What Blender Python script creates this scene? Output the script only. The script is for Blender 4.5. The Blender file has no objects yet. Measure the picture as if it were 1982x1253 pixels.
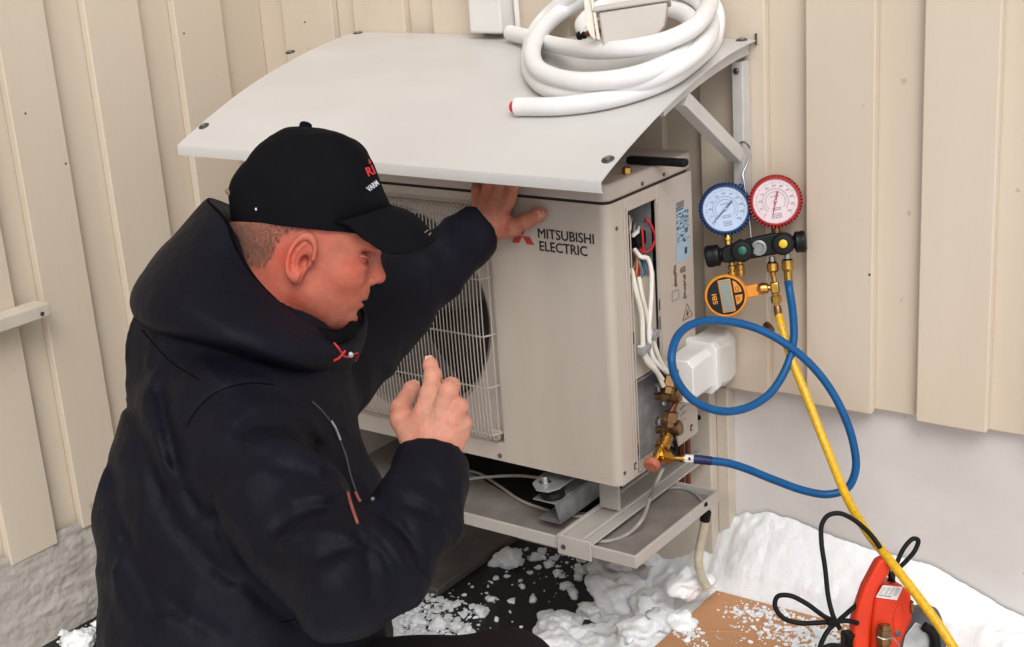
import bpy, bmesh, math, random
import numpy as np
from mathutils import Vector, Matrix
from mathutils.bvhtree import BVHTree

# ---------------------------------------------------------------- camera, sky, sun, exposure
scn = bpy.context.scene
CAM = np.array([1.2375, -2.3405, 1.061])
FPX = 2775.65                                   # focal length in pixels of a 1982 px wide picture
CR = np.array([[0.81225117, 0.57958225, -0.06582136],
               [0.1288645, -0.28835007, -0.94881409],
               [-0.5688954, 0.76219332, -0.30890026]])   # right, down, forward
cd = bpy.data.cameras.new('camera'); cam = bpy.data.objects.new('camera', cd)
scn.collection.objects.link(cam); scn.camera = cam
cd.sensor_width = 36.0; cd.lens = FPX / 1982 * 36; cd.clip_start = 0.05; cd.clip_end = 500
m = Matrix.Identity(4)
for i in range(3):
    m[i][0] = CR[0][i]; m[i][1] = -CR[1][i]; m[i][2] = -CR[2][i]; m[i][3] = CAM[i]
cam.matrix_world = m

SUN_DIR = Vector((0.45, -0.52, 0.72)).normalized()      # towards the sun
world = bpy.data.worlds.new('World'); scn.world = world; world.use_nodes = True
wn = world.node_tree; wn.nodes.clear()
sky = wn.nodes.new('ShaderNodeTexSky'); sky.sky_type = 'NISHITA'; sky.sun_disc = False
sky.sun_elevation = math.asin(SUN_DIR.z); sky.sun_rotation = math.atan2(SUN_DIR.x, SUN_DIR.y)
sky.dust_density = 4.0; sky.air_density = 1.0
hs = wn.nodes.new('ShaderNodeHueSaturation'); hs.inputs['Saturation'].default_value = 0.12
bg = wn.nodes.new('ShaderNodeBackground'); bg.inputs['Strength'].default_value = 0.11
wo = wn.nodes.new('ShaderNodeOutputWorld')
wn.links.new(sky.outputs[0], hs.inputs['Color']); wn.links.new(hs.outputs[0], bg.inputs[0]); wn.links.new(bg.outputs[0], wo.inputs[0])
sl = bpy.data.lights.new('sun', 'SUN'); sl.energy = 0.9; sl.angle = math.radians(28); sl.color = (1.0, 0.968, 0.93)
so = bpy.data.objects.new('sun', sl); scn.collection.objects.link(so)
so.rotation_euler = SUN_DIR.to_track_quat('Z', 'Y').to_euler(); so.location = (3, -3, 6)
scn.view_settings.view_transform = 'Standard'; scn.view_settings.look = 'None'
scn.view_settings.gamma = 1.0; scn.view_settings.use_curve_mapping = False
scn.view_settings.exposure = 0.35
scn.render.engine = 'CYCLES'

# ---------------------------------------------------------------- pixel helpers: real points on real surfaces
def ray(u, v):
    return CR.T @ np.array([(u - 991) / FPX, (v - 626.5) / FPX, 1.0])
def PX(u, v, d): return CAM + ray(u, v) * d
def at(u, v, ax, val):
    d = ray(u, v); return CAM + d * (val - CAM[ax]) / d[ax]
def aty(u, v, y): return at(u, v, 1, y)
def onpl(u, v, p0, n):
    d = ray(u, v); return CAM + d * (np.dot(np.array(p0) - CAM, n) / np.dot(d, n))
def nrm(a): a = np.array(a, float); return a / np.linalg.norm(a)

# ---------------------------------------------------------------- materials
def mat(name, col, rough=0.5, metal=0.0, bump=None, var=None, sheen=0, coat=0, sss=0, spec=None, bump2=None, spots=None):
    M = bpy.data.materials.new(name); M.use_nodes = True
    N = M.node_tree; L = N.links; b = N.nodes['Principled BSDF']
    b.inputs['Base Color'].default_value = (*col, 1); b.inputs['Roughness'].default_value = rough
    b.inputs['Metallic'].default_value = metal
    if spec is not None: b.inputs['Specular IOR Level'].default_value = spec
    if sheen: b.inputs['Sheen Weight'].default_value = sheen; b.inputs['Sheen Roughness'].default_value = 0.6
    if coat: b.inputs['Coat Weight'].default_value = coat; b.inputs['Coat Roughness'].default_value = 0.15
    if sss:
        b.inputs['Subsurface Weight'].default_value = sss
        b.inputs['Subsurface Radius'].default_value = (0.012, 0.005, 0.003); b.inputs['Subsurface Scale'].default_value = 1.0
    tc = N.nodes.new('ShaderNodeTexCoord')
    geo = N.nodes.new('ShaderNodeNewGeometry')
    last = None
    if var:                     # (scale, amount, other colour or None, stretch)
        sc, amt = var[0], var[1]
        other = var[2] if len(var) > 2 and var[2] else tuple(c * (1 - amt) for c in col)
        mp = N.nodes.new('ShaderNodeMapping'); L.new(geo.outputs['Position'], mp.inputs[0])
        if len(var) > 3: mp.inputs['Scale'].default_value = var[3]
        nz = N.nodes.new('ShaderNodeTexNoise'); nz.inputs['Scale'].default_value = sc; nz.inputs['Detail'].default_value = 6
        L.new(mp.outputs[0], nz.inputs['Vector'])
        cr = N.nodes.new('ShaderNodeValToRGB'); cr.color_ramp.elements[0].position = 0.38; cr.color_ramp.elements[1].position = 0.68
        cr.color_ramp.elements[0].color = (*other, 1); cr.color_ramp.elements[1].color = (*col, 1)
        L.new(nz.outputs['Fac'], cr.inputs[0]); last = cr.outputs[0]
    if spots:                   # (scale, threshold, colour)
        nz2 = N.nodes.new('ShaderNodeTexNoise'); nz2.inputs['Scale'].default_value = spots[0]; nz2.inputs['Detail'].default_value = 3
        L.new(geo.outputs['Position'], nz2.inputs['Vector'])
        r2 = N.nodes.new('ShaderNodeValToRGB'); r2.color_ramp.elements[0].position = spots[1]; r2.color_ramp.elements[1].position = spots[1] + 0.03
        L.new(nz2.outputs['Fac'], r2.inputs[0])
        mx = N.nodes.new('ShaderNodeMix'); mx.data_type = 'RGBA'
        L.new(r2.outputs[0], mx.inputs[0])
        if last: L.new(last, mx.inputs[6])
        else: mx.inputs[6].default_value = (*col, 1)
        mx.inputs[7].default_value = (*spots[2], 1); last = mx.outputs[2]
    if last: L.new(last, b.inputs['Base Color'])
    prev = None
    for bb in (bump, bump2):
        if not bb: continue
        nz = N.nodes.new('ShaderNodeTexNoise'); nz.inputs['Scale'].default_value = bb[0]; nz.inputs['Detail'].default_value = 5
        mp = N.nodes.new('ShaderNodeMapping'); L.new(geo.outputs['Position'], mp.inputs[0]); L.new(mp.outputs[0], nz.inputs['Vector'])
        if len(bb) > 3: mp.inputs['Scale'].default_value = bb[3]
        bn = N.nodes.new('ShaderNodeBump'); bn.inputs['Strength'].default_value = bb[1]; bn.inputs['Distance'].default_value = bb[2]
        L.new(nz.outputs['Fac'], bn.inputs['Height'])
        if prev: L.new(prev, bn.inputs['Normal'])
        prev = bn.outputs['Normal']
    if prev: L.new(prev, b.inputs['Normal'])
    return M

M = {}
M['board'] = mat('cream_paint', (0.64, 0.55, 0.442), 0.6, bump=(110, 0.32, 0.0012, (1, 1, 0.09)), bump2=(9, 0.35, 0.003, (1, 1, 0.35)), var=(4, 0.10, (0.60, 0.51, 0.405), (1, 1, .25)), spots=(30, 0.725, (0.46, 0.385, 0.30)))
M['plaster'] = mat('grey_plaster', (0.67, 0.65, 0.635), 0.85, bump=(120, 0.3, 0.001), bump2=(14, .35, .003), var=(5, 0.10, (0.59, 0.56, 0.545)), spots=(34, 0.755, (0.46, 0.43, 0.41)))
M['rough_plaster'] = mat('rough_grey_plaster', (0.49, 0.445, 0.40), 0.9, bump=(70, 0.8, 0.004), var=(10, 0.15))
M['trim'] = mat('cream_trim_paint', (0.58, 0.52, 0.44), 0.55, bump=(40, 0.3, 0.001), var=(12, 0.12))
M['sheet'] = mat('white_powder_coat', (0.585, 0.572, 0.555), 0.32, bump=(220, 0.12, 0.0004), var=(7, 0.06, (0.54, 0.525, 0.51), (.5, 1, 1)), spots=(42, 0.735, (0.44, 0.42, 0.40)), coat=0.12)
M['bracket'] = mat('bracket_paint', (0.55, 0.53, 0.51), 0.42, bump=(150, 0.1, 0.0004), var=(20, 0.10))
M['case'] = mat('beige_case_paint', (0.475, 0.415, 0.36), 0.42, bump=(260, 0.10, 0.0003), var=(7, 0.07, (0.415, 0.356, 0.306), (1, 1, .22)), spots=(48, 0.745, (0.36, 0.31, 0.265)))
M['case2'] = mat('beige_lid_paint', (0.455, 0.388, 0.346), 0.42, bump=(260, 0.10, 0.0003), var=(9, 0.09))
M['groove'] = mat('dark_gap', (0.03, 0.02, 0.016), 0.9)
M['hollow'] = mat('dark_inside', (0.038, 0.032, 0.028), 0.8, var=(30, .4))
M['fanblade'] = mat('grey_fan_plastic', (0.07, 0.06, 0.055), 0.5, var=(14, 0.2))
M['shroud'] = mat('fan_shroud_plastic', (0.30, 0.26, 0.23), 0.6, var=(14, 0.2))
M['wire'] = mat('coated_grille_wire', (0.45, 0.395, 0.35), 0.4, var=(20, 0.12))
M['red'] = mat('emblem_red', (0.42, 0.02, 0.015), 0.4, var=(60, .1))
M['black'] = mat('print_black', (0.015, 0.012, 0.012), 0.5, var=(60, .2))
M['steel'] = mat('zinc_steel', (0.42, 0.42, 0.42), 0.35, 1.0, bump=(90, 0.2, 0.0006), var=(24, 0.25))
M['galv'] = mat('galvanised_sheet', (0.33, 0.33, 0.34), 0.42, 0.45, bump=(60, 0.3, 0.001), var=(40, 0.3))
M['screw'] = mat('dull_screw_metal', (0.16, 0.15, 0.14), 0.45, 0.9, var=(80, 0.3))
M['brass'] = mat('bright_brass', (0.62, 0.36, 0.09), 0.24, 1.0, bump=(120, 0.15, 0.0005), var=(60, 0.3))
M['oldbrass'] = mat('tarnished_brass', (0.30, 0.17, 0.075), 0.38, 0.9, bump=(120, 0.2, 0.0005), var=(50, 0.35))
M['copper'] = mat('copper', (0.26, 0.09, 0.045), 0.4, 0.9, var=(50, 0.35))
M['coppertip'] = mat('salmon_cap', (0.55, 0.17, 0.10), 0.5, 0.3, var=(60, 0.25))
M['rubber'] = mat('black_rubber', (0.006, 0.006, 0.0065), 0.6, bump=(100, 0.2, 0.0005), var=(40, 0.3), spec=.2)
M['gloss_black'] = mat('manifold_black', (0.006, 0.0065, 0.007), 0.4, bump=(90, 0.15, 0.0004), var=(40, 0.3), spec=.25)
M['blue_rub'] = mat('blue_gauge_boot', (0.004, 0.035, 0.13), 0.42, bump=(90, 0.15, 0.0004), var=(40, 0.25))
M['red_rub'] = mat('red_gauge_boot', (0.36, 0.012, 0.014), 0.42, bump=(90, 0.15, 0.0004), var=(40, 0.2))
M['dial'] = mat('dial_white', (0.44, 0.53, 0.72), 0.35, var=(70, 0.05), coat=0.5)
M['dialr'] = mat('dial_warm_white', (0.66, 0.53, 0.55), 0.35, var=(70, 0.05), coat=0.5)
M['print_grey'] = mat('dial_print', (0.16, 0.17, 0.22), 0.5, var=(60, .2))
M['print_red'] = mat('dial_red_print', (0.45, 0.06, 0.08), 0.5, var=(60, .2))
M['print_pink'] = mat('needle_rose', (0.42, 0.05, 0.09), 0.4, var=(60, .2))
M['needle'] = mat('needle_slate', (0.07, 0.09, 0.16), 0.4, var=(60, .2))
M['green'] = mat('cap_green', (0.01, 0.13, 0.085), 0.4, var=(60, .2))
M['yellowcap'] = mat('cap_yellow', (0.75, 0.47, 0.01), 0.4, var=(60, .1))
M['orange'] = mat('gauge_orange', (0.72, 0.25, 0.012), 0.42, bump=(90, 0.1, 0.0003), var=(40, 0.12))
M['lcd'] = mat('lcd_glass', (0.20, 0.225, 0.19), 0.18, var=(40, 0.1), coat=0.6)
M['bluehose'] = mat('blue_hose', (0.003, 0.086, 0.25), 0.38, bump=(180, 0.15, 0.0004), var=(30, 0.15), spec=.3)
M['navyhose'] = mat('navy_sleeve', (0.004, 0.005, 0.04), 0.4, var=(60, 0.3, (0.02, 0.03, 0.10)), spec=.25)
M['yelhose'] = mat('yellow_hose', (0.78, 0.47, 0.012), 0.36, bump=(180, 0.15, 0.0004), var=(160, 0.25, (0.62, 0.34, 0.01)))
M['white_ins'] = mat('white_foam_sleeve', (0.80, 0.79, 0.785), 0.55, bump=(25, 0.35, 0.002), bump2=(300, .2, .0005), var=(18, 0.06))
M['redcap'] = mat('red_plug', (0.62, 0.02, 0.05), 0.4, var=(60, .1))
M['white_plastic'] = mat('white_duct_plastic', (0.73, 0.72, 0.705), 0.33, bump=(120, 0.08, 0.0004), var=(10, 0.05))
M['beige_plastic'] = mat('beige_cover_plastic', (0.50, 0.45, 0.405), 0.42, bump=(140, 0.08, 0.0004), var=(12, 0.06))
M['cream_cable'] = mat('cream_cable', (0.70, 0.66, 0.57), 0.45, var=(60, 0.08))
M['white_cable'] = mat('white_cable', (0.74, 0.73, 0.70), 0.4, var=(60, 0.06))
M['grey_cable'] = mat('grey_cable', (0.33, 0.30, 0.28), 0.5, var=(60, 0.15))
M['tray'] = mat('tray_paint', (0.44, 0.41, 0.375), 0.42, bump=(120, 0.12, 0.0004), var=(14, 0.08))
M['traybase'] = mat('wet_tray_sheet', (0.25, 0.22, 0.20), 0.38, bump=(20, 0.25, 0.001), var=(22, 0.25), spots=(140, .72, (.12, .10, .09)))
M['drain'] = mat('ribbed_drain_hose', (0.55, 0.50, 0.38), 0.5, var=(40, 0.15))
M['card'] = mat('cardboard', (0.52, 0.265, 0.125), 0.8, bump=(200, 0.1, 0.0004, (1, .1, 1)), var=(6, 0.14))
M['asphalt'] = mat('wet_asphalt', (0.010, 0.009, 0.009), 0.5, bump=(260, 0.7, 0.003), var=(60, 0.5))
M['slab'] = mat('brown_grey_slab', (0.12, 0.105, 0.095), 0.7, bump=(110, 0.5, 0.002), var=(16, 0.35))
M['snow'] = mat('snow', (0.87, 0.88, 0.90), 0.6, bump=(70, 0.6, 0.004), bump2=(380, 0.8, 0.0016), var=(9, 0.05, (0.83, 0.835, 0.85)), sss=.25)
M['jacket'] = mat('navy_softshell', (0.0062, 0.0060, 0.0118), 0.58, bump=(900, 0.12, 0.0003), bump2=(24, 0.5, 0.010, (1, 1, .5)), var=(8, 0.25), spec=.11)
M['lining'] = mat('black_lining', (0.005, 0.005, 0.006), 0.85, bump=(500, .3, .0005), var=(30, .3), spec=.05)
M['trousers'] = mat('dark_work_trousers', (0.013, 0.008, 0.010), 0.85, bump=(700, 0.3, 0.0005), var=(20, 0.25), spec=.15)
M['cap'] = mat('black_cap_cotton', (0.0060, 0.0058, 0.0078), 0.85, bump=(1200, 0.35, 0.0004), bump2=(30, .2, .001), var=(20, 0.2), spec=.06)
M['embwhite'] = mat('white_thread', (0.60, 0.60, 0.66), 0.7, bump=(900, .5, .0004), var=(60, .1))
M['embred'] = mat('red_thread', (0.55, 0.025, 0.02), 0.7, bump=(900, .5, .0004), var=(60, .1))
M['seam'] = mat('seam_thread', (0.002, 0.002, 0.003), 0.9, var=(60, .2), spec=.05)
M['zip'] = mat('zip_grey', (0.10, 0.10, 0.11), 0.4, 0.5, var=(60, .2))
M['piping'] = mat('salmon_piping', (0.32, 0.085, 0.06), 0.6, var=(60, .2))
M['strapw'] = mat('tan_strap', (0.30, 0.21, 0.15), 0.6, var=(60, .2))
M['pumpred'] = mat('orange_red_casting', (0.66, 0.036, 0.006), 0.42, bump=(90, 0.2, 0.0006), var=(18, 0.14), spec=.3)
M['pumpgrey'] = mat('motor_grey', (0.075, 0.075, 0.085), 0.45, bump=(90, 0.2, 0.0006), var=(30, 0.25))
M['alu'] = mat('cast_aluminium', (0.52, 0.52, 0.52), 0.38, 0.8, bump=(80, 0.3, 0.0008), var=(40, 0.3))
M['paper'] = mat('label_paper', (0.66, 0.64, 0.62), 0.5, var=(60, .06))
M['labelblue'] = mat('label_blue', (0.33, 0.45, 0.54), 0.5, var=(120, .1))
M['labelink'] = mat('label_ink', (0.05, 0.065, 0.09), 0.5, var=(60, .2))
M['labelred'] = mat('label_brown_ink', (0.13, 0.05, 0.045), 0.5, var=(60, .2))
M['boot'] = mat('black_boot', (0.01, 0.01, 0.01), 0.6, bump=(90, 0.2, 0.0005), var=(30, .2))
for nm, c in (('w_red', (0.5, 0.02, 0.02)), ('w_blue', (0.03, 0.13, 0.32)), ('w_green', (0.02, 0.10, 0.06)), ('w_brown', (0.22, 0.07, 0.03)), ('w_grey', (0.25, 0.25, 0.26)), ('w_orange', (0.5, 0.15, 0.04))):
    M[nm] = mat(nm[2:] + '_wire', c, 0.4, var=(60, .1))

# ---------------------------------------------------------------- objects
COL = scn.collection
WLOC = {}
def wloc(o): return WLOC[o.name]
def tag(o, label=None, cat=None, group=None, kind=None):
    if label: o['label'] = label
    if cat: o['category'] = cat
    if group: o['group'] = group
    if kind: o['kind'] = kind
    return o
def thing(name, label, cat, loc, group=None):
    o = bpy.data.objects.new(name, None); COL.objects.link(o); o.empty_display_size = 0.05
    o.location = loc; WLOC[o.name] = np.array(loc, float)
    return tag(o, label, cat, group)
def link(name, me, parent=None, center=True, bevel=0, subsurf=0, material=None):
    n = len(me.vertices); co = np.empty(n * 3); me.vertices.foreach_get('co', co); co = co.reshape(-1, 3)
    c = (co.min(0) + co.max(0)) / 2 if n else np.zeros(3)
    me.vertices.foreach_set('co', (co - c).ravel()); me.update()
    o = bpy.data.objects.new(name, me); COL.objects.link(o); WLOC[o.name] = c
    if parent: o.parent = parent; o.location = c - WLOC[parent.name]
    else: o.location = c
    if material and not me.materials: me.materials.append(material)
    if bevel:
        b = o.modifiers.new('bevel', 'BEVEL'); b.width = bevel; b.segments = 3; b.limit_method = 'ANGLE'; b.angle_limit = math.radians(40)
    if subsurf:
        s = o.modifiers.new('subdivision', 'SUBSURF'); s.levels = subsurf; s.render_levels = subsurf
    return o
def dup(o, delta, parent=None, rot=None):
    c = o.copy(); COL.objects.link(c); c.location = Vector(c.location) + Vector(delta); WLOC[c.name] = WLOC[o.name] + np.array(delta)
    if parent:
        c.parent = parent; c.location = WLOC[c.name] - WLOC[parent.name]
    return c

class MB:
    def __init__(s): s.v = []; s.f = []
    def add(s, vs, fs):
        n = len(s.v); s.v += [tuple(map(float, p)) for p in vs]; s.f += [tuple(i + n for i in f) for f in fs]; return s
    def box(s, lo, hi):
        x0, y0, z0 = lo; x1, y1, z1 = hi
        return s.add([(x0,y0,z0),(x1,y0,z0),(x1,y1,z0),(x0,y1,z0),(x0,y0,z1),(x1,y0,z1),(x1,y1,z1),(x0,y1,z1)],
                     [(0,3,2,1),(4,5,6,7),(0,1,5,4),(1,2,6,5),(2,3,7,6),(3,0,4,7)])
    def obox(s, c, ax, ay, az):          # centre and three half vectors
        c, ax, ay, az = map(lambda a: np.array(a, float), (c, ax, ay, az))
        vs = [c + i*ax + j*ay + k*az for k in (-1, 1) for (i, j) in ((-1,-1),(1,-1),(1,1),(-1,1))]
        fs = [(0,3,2,1),(4,5,6,7),(0,1,5,4),(1,2,6,5),(2,3,7,6),(3,0,4,7)]
        if np.dot(np.cross(ax, ay), az) < 0: fs = [f[::-1] for f in fs]
        return s.add(vs, fs)
    def lathe(s, p0, axis, prof, n=24, up=None, cap=True):   # prof: (distance along axis, radius)
        p0 = np.array(p0, float); a = nrm(axis); t = nrm(np.cross(a, [0.123, 0.456, 0.9])); b = np.cross(a, t)
        vs = []; fs = []
        for (h, r) in prof:
            for k in range(n):
                an = 2*math.pi*k/n; vs.append(p0 + a*h + r*(math.cos(an)*t + math.sin(an)*b))
        for i in range(len(prof)-1):
            for k in range(n):
                k2 = (k+1) % n; fs.append((i*n+k, i*n+k2, (i+1)*n+k2, (i+1)*n+k))
        if cap: fs.append(tuple(range(n))[::-1]); fs.append(tuple((len(prof)-1)*n + k for k in range(n)))
        return s.add(vs, fs)
    def cyl(s, p0, p1, r0, r1=None, n=16):
        p0 = np.array(p0, float); p1 = np.array(p1, float)
        return s.lathe(p0, p1-p0, [(0, r0), (np.linalg.norm(p1-p0), r0 if r1 is None else r1)], n)
    def tube(s, path, r, n=10, closed=False):
        path = [np.array(p, float) for p in path]; m_ = len(path)
        rr = r if hasattr(r, '__len__') else [r]*m_
        tn = []
        for i in range(m_):
            a = path[(i-1) % m_] if (closed or i > 0) else path[i]; b = path[(i+1) % m_] if (closed or i < m_-1) else path[i]
            tn.append(nrm(b-a))
        u = nrm(np.cross(tn[0], [0.3, 0.2, 0.93])); vs = []; fs = []
        for i in range(m_):
            u = nrm(u - np.dot(u, tn[i])*tn[i]); w = np.cross(tn[i], u)
            for k in range(n):
                an = 2*math.pi*k/n; vs.append(path[i] + rr[i]*(math.cos(an)*u + math.sin(an)*w))
        for i in range(m_ if closed else m_-1):
            j = (i+1) % m_
            for k in range(n):
                k2 = (k+1) % n; fs.append((i*n+k, i*n+k2, j*n+k2, j*n+k))
        if not closed: fs.append(tuple(range(n))[::-1]); fs.append(tuple((m_-1)*n+k for k in range(n)))
        return s.add(vs, fs)
    def prism(s, poly, n, t):            # polygon of 3-D points extruded by t along n
        poly = [np.array(p, float) for p in poly]; n = nrm(n)*t; k = len(poly)
        nn = np.zeros(3)
        for i in range(k): nn += np.cross(poly[i], poly[(i+1) % k])
        if np.dot(nn, n) < 0: poly = poly[::-1]
        vs = poly + [p + n for p in poly]
        fs = [tuple(range(k))[::-1], tuple(range(k, 2*k))] + [(i, (i+1) % k, k+(i+1) % k, k+i) for i in range(k)]
        return s.add(vs, fs)
    def build(s, name, mt, parent=None, smooth=35, bevel=0, subsurf=0, **kw):
        me = bpy.data.meshes.new(name); me.from_pydata(s.v, [], s.f); me.materials.append(mt); me.validate()
        if smooth:
            me.shade_smooth()
            try: me.set_sharp_from_angle(angle=math.radians(smooth))
            except Exception: pass
        o = link(name, me, parent, bevel=bevel, subsurf=subsurf)
        return tag(o, **kw)

def spline(pts, n=12):
    P = np.array(pts, float); out = []
    Q = np.vstack([2*P[0]-P[1], P, 2*P[-1]-P[-2]])
    for i in range(1, len(Q)-2):
        p0, p1, p2, p3 = Q[i-1], Q[i], Q[i+1], Q[i+2]
        t0 = 0; t1 = t0 + max(np.linalg.norm(p1-p0)**.5, 1e-5); t2 = t1 + max(np.linalg.norm(p2-p1)**.5, 1e-5); t3 = t2 + max(np.linalg.norm(p3-p2)**.5, 1e-5)
        for k in range(n):
            t = t1 + (t2-t1)*k/n
            A1 = (t1-t)/(t1-t0)*p0 + (t-t0)/(t1-t0)*p1; A2 = (t2-t)/(t2-t1)*p1 + (t-t1)/(t2-t1)*p2; A3 = (t3-t)/(t3-t2)*p2 + (t-t2)/(t3-t2)*p3
            B1 = (t2-t)/(t2-t0)*A1 + (t-t0)/(t2-t0)*A2; B2 = (t3-t)/(t3-t1)*A2 + (t-t1)/(t3-t1)*A3
            out.append((t2-t)/(t2-t1)*B1 + (t-t1)/(t2-t1)*B2)
    out.append(P[-1]); return out

def text(name, body, size, org, ex, ey, mt, parent, width=None, off=0.0006, thick=0.0003, bold=0.0, fat=0, **kw):
    cu = bpy.data.curves.new(name, 'FONT'); cu.body = body; cu.size = 1; cu.extrude = 0; cu.offset = bold; cu.resolution_u = 3
    o = bpy.data.objects.new('tmp', cu); COL.objects.link(o)
    dg = bpy.context.evaluated_depsgraph_get(); dg.update()
    me = bpy.data.meshes.new_from_object(o.evaluated_get(dg)); bpy.data.objects.remove(o); bpy.data.curves.remove(cu)
    n = len(me.vertices); co = np.empty(n*3); me.vertices.foreach_get('co', co); co = co.reshape(-1, 3)
    h = co[:, 1].max() - co[:, 1].min(); w = co[:, 0].max() - co[:, 0].min()
    sy = size / h; sx = (width / w) if width else sy
    ex = nrm(ex); ey = nrm(ey); nz = np.cross(ex, ey)
    X = (co[:, 0] - co[:, 0].min()) * sx; Y = (co[:, 1] - co[:, 1].min()) * sy
    W = np.array(org)[None] + X[:, None]*ex + Y[:, None]*ey + nz*off
    me.vertices.foreach_set('co', W.ravel()); me.materials.clear(); me.materials.append(mt); me.update()
    if fat:
        fl = [tuple(p.vertices) for p in me.polygons]; vs = []; fs = []
        for k, (a, b) in enumerate(((0, 0), (1, 0), (-1, 0), (0, 1), (0, -1))):
            n0 = len(vs); vs += [tuple(w + ex*a*fat + ey*b*fat*.7 + nz*.00004*k) for w in W]; fs += [tuple(i+n0 for i in f) for f in fl]
        me = bpy.data.meshes.new(name); me.from_pydata(vs, [], fs); me.materials.append(mt)
    o = link(name, me, parent); return tag(o, **kw)

# ---------------------------------------------------------------- noise and implicit surfaces
_rt = np.random.RandomState(7).rand(32, 32, 32).astype(np.float32)
def vnoise(P, s, seed=0):
    Q = P * s + seed * 7.31; I = np.floor(Q).astype(np.int64); F = (Q - I).astype(np.float32); F = F*F*(3-2*F); I &= 31; J = (I+1) & 31
    x0, y0, z0 = I[..., 0], I[..., 1], I[..., 2]; x1, y1, z1 = J[..., 0], J[..., 1], J[..., 2]; fx, fy, fz = F[..., 0], F[..., 1], F[..., 2]
    a = _rt[x0,y0,z0]*(1-fx) + _rt[x1,y0,z0]*fx; b = _rt[x0,y1,z0]*(1-fx) + _rt[x1,y1,z0]*fx
    c = _rt[x0,y0,z1]*(1-fx) + _rt[x1,y0,z1]*fx; d = _rt[x0,y1,z1]*(1-fx) + _rt[x1,y1,z1]*fx
    return ((a*(1-fy)+b*fy)*(1-fz) + (c*(1-fy)+d*fy)*fz) * 2 - 1
def smin(a, b, k):
    h = np.clip(0.5 + 0.5*(b-a)/k, 0, 1); return b*(1-h) + a*h - k*h*(1-h)
def smax(a, b, k): return -smin(-a, -b, k)
def cone(P, a, b, ra, rb):
    a = np.asarray(a, np.float32); b = np.asarray(b, np.float32); ab = b - a
    t = np.clip(((P-a) @ ab) / (ab @ ab), 0, 1); return np.linalg.norm(P - a - t[..., None]*ab, axis=-1) - (ra + t*(rb-ra))
def ell(P, c, r):
    q = P - np.asarray(c, np.float32); r = np.asarray(r, np.float32)
    k0 = np.linalg.norm(q/r, axis=-1); k1 = np.linalg.norm(q/(r*r), axis=-1) + 1e-9; return k0*(k0-1)/k1
def grid(lo, hi, h):
    ax = [np.arange(lo[i], hi[i]+h, h, dtype=np.float32) for i in range(3)]
    return np.stack(np.meshgrid(*ax, indexing='ij'), -1)
def surfnet(f, lo, h):
    ins = f < 0; nx, ny, nz = f.shape
    C = [(i, j, k) for i in (0, 1) for j in (0, 1) for k in (0, 1)]
    def sl_(i, j, k): return (slice(i, nx-1+i), slice(j, ny-1+j), slice(k, nz-1+k))
    cnt = sum(ins[sl_(*c)].astype(np.int8) for c in C); act = (cnt > 0) & (cnt < 8)
    idx = -np.ones(act.shape, np.int64); cells = np.argwhere(act); idx[act] = np.arange(len(cells))
    acc = np.zeros((len(cells), 3)); num = np.zeros(len(cells))
    for a in C:
        for axx in range(3):
            if a[axx]: continue
            b = list(a); b[axx] = 1
            fa = f[cells[:,0]+a[0], cells[:,1]+a[1], cells[:,2]+a[2]]; fb = f[cells[:,0]+b[0], cells[:,1]+b[1], cells[:,2]+b[2]]
            mk = (fa < 0) != (fb < 0); t = np.where(mk, fa/np.where(mk, fa-fb, 1), 0)
            p = np.tile(np.array(a, float), (len(cells), 1)); p[:, axx] += t
            acc[mk] += p[mk]; num[mk] += 1
    V = (cells + acc/num[:, None]) * h + np.array(lo)
    faces = []
    for axx in range(3):
        o1, o2 = [(1, 2), (2, 0), (0, 1)][axx]
        s0 = [slice(1, d-1) for d in f.shape]; s0[axx] = slice(0, f.shape[axx]-1)
        s1 = list(s0); s1[axx] = slice(1, f.shape[axx])
        A = ins[tuple(s0)]; B = ins[tuple(s1)]
        for inv in (0, 1):
            mk = (A & ~B) if not inv else (~A & B); e = np.argwhere(mk)
            if len(e) == 0: continue
            off = np.array([1, 1, 1]); off[axx] = 0; e = e + off
            d1 = np.zeros(3, int); d1[o1] = 1; d2 = np.zeros(3, int); d2[o2] = 1
            q = [e - d1 - d2, e - d2, e, e - d1]
            q = [idx[x[:, 0], x[:, 1], x[:, 2]] for x in q]
            Q = np.stack(q, 1);  Q = Q[:, ::-1] if inv else Q
            faces.append(Q[(Q >= 0).all(1)])
    return V, np.vstack(faces)
def mesh_np(name, V, Fq, mt=None):
    me = bpy.data.meshes.new(name); n = len(V); k = len(Fq); w = Fq.shape[1]
    me.vertices.add(n); me.vertices.foreach_set('co', np.asarray(V, np.float32).ravel())
    me.loops.add(k*w); me.loops.foreach_set('vertex_index', Fq.ravel().astype(np.int32))
    me.polygons.add(k); me.polygons.foreach_set('loop_start', np.arange(0, k*w, w, dtype=np.int32))
    me.update(calc_edges=True); me.validate(); me.shade_smooth()
    if mt: me.materials.append(mt)
    return me
# ================================================================ SETTING
rnd = random.Random(5)
GZ = -0.43
MB().box((-3, -6, GZ-0.3), (5, 1.0, GZ)).build('ground', M['asphalt'], kind='structure', smooth=0)

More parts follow.
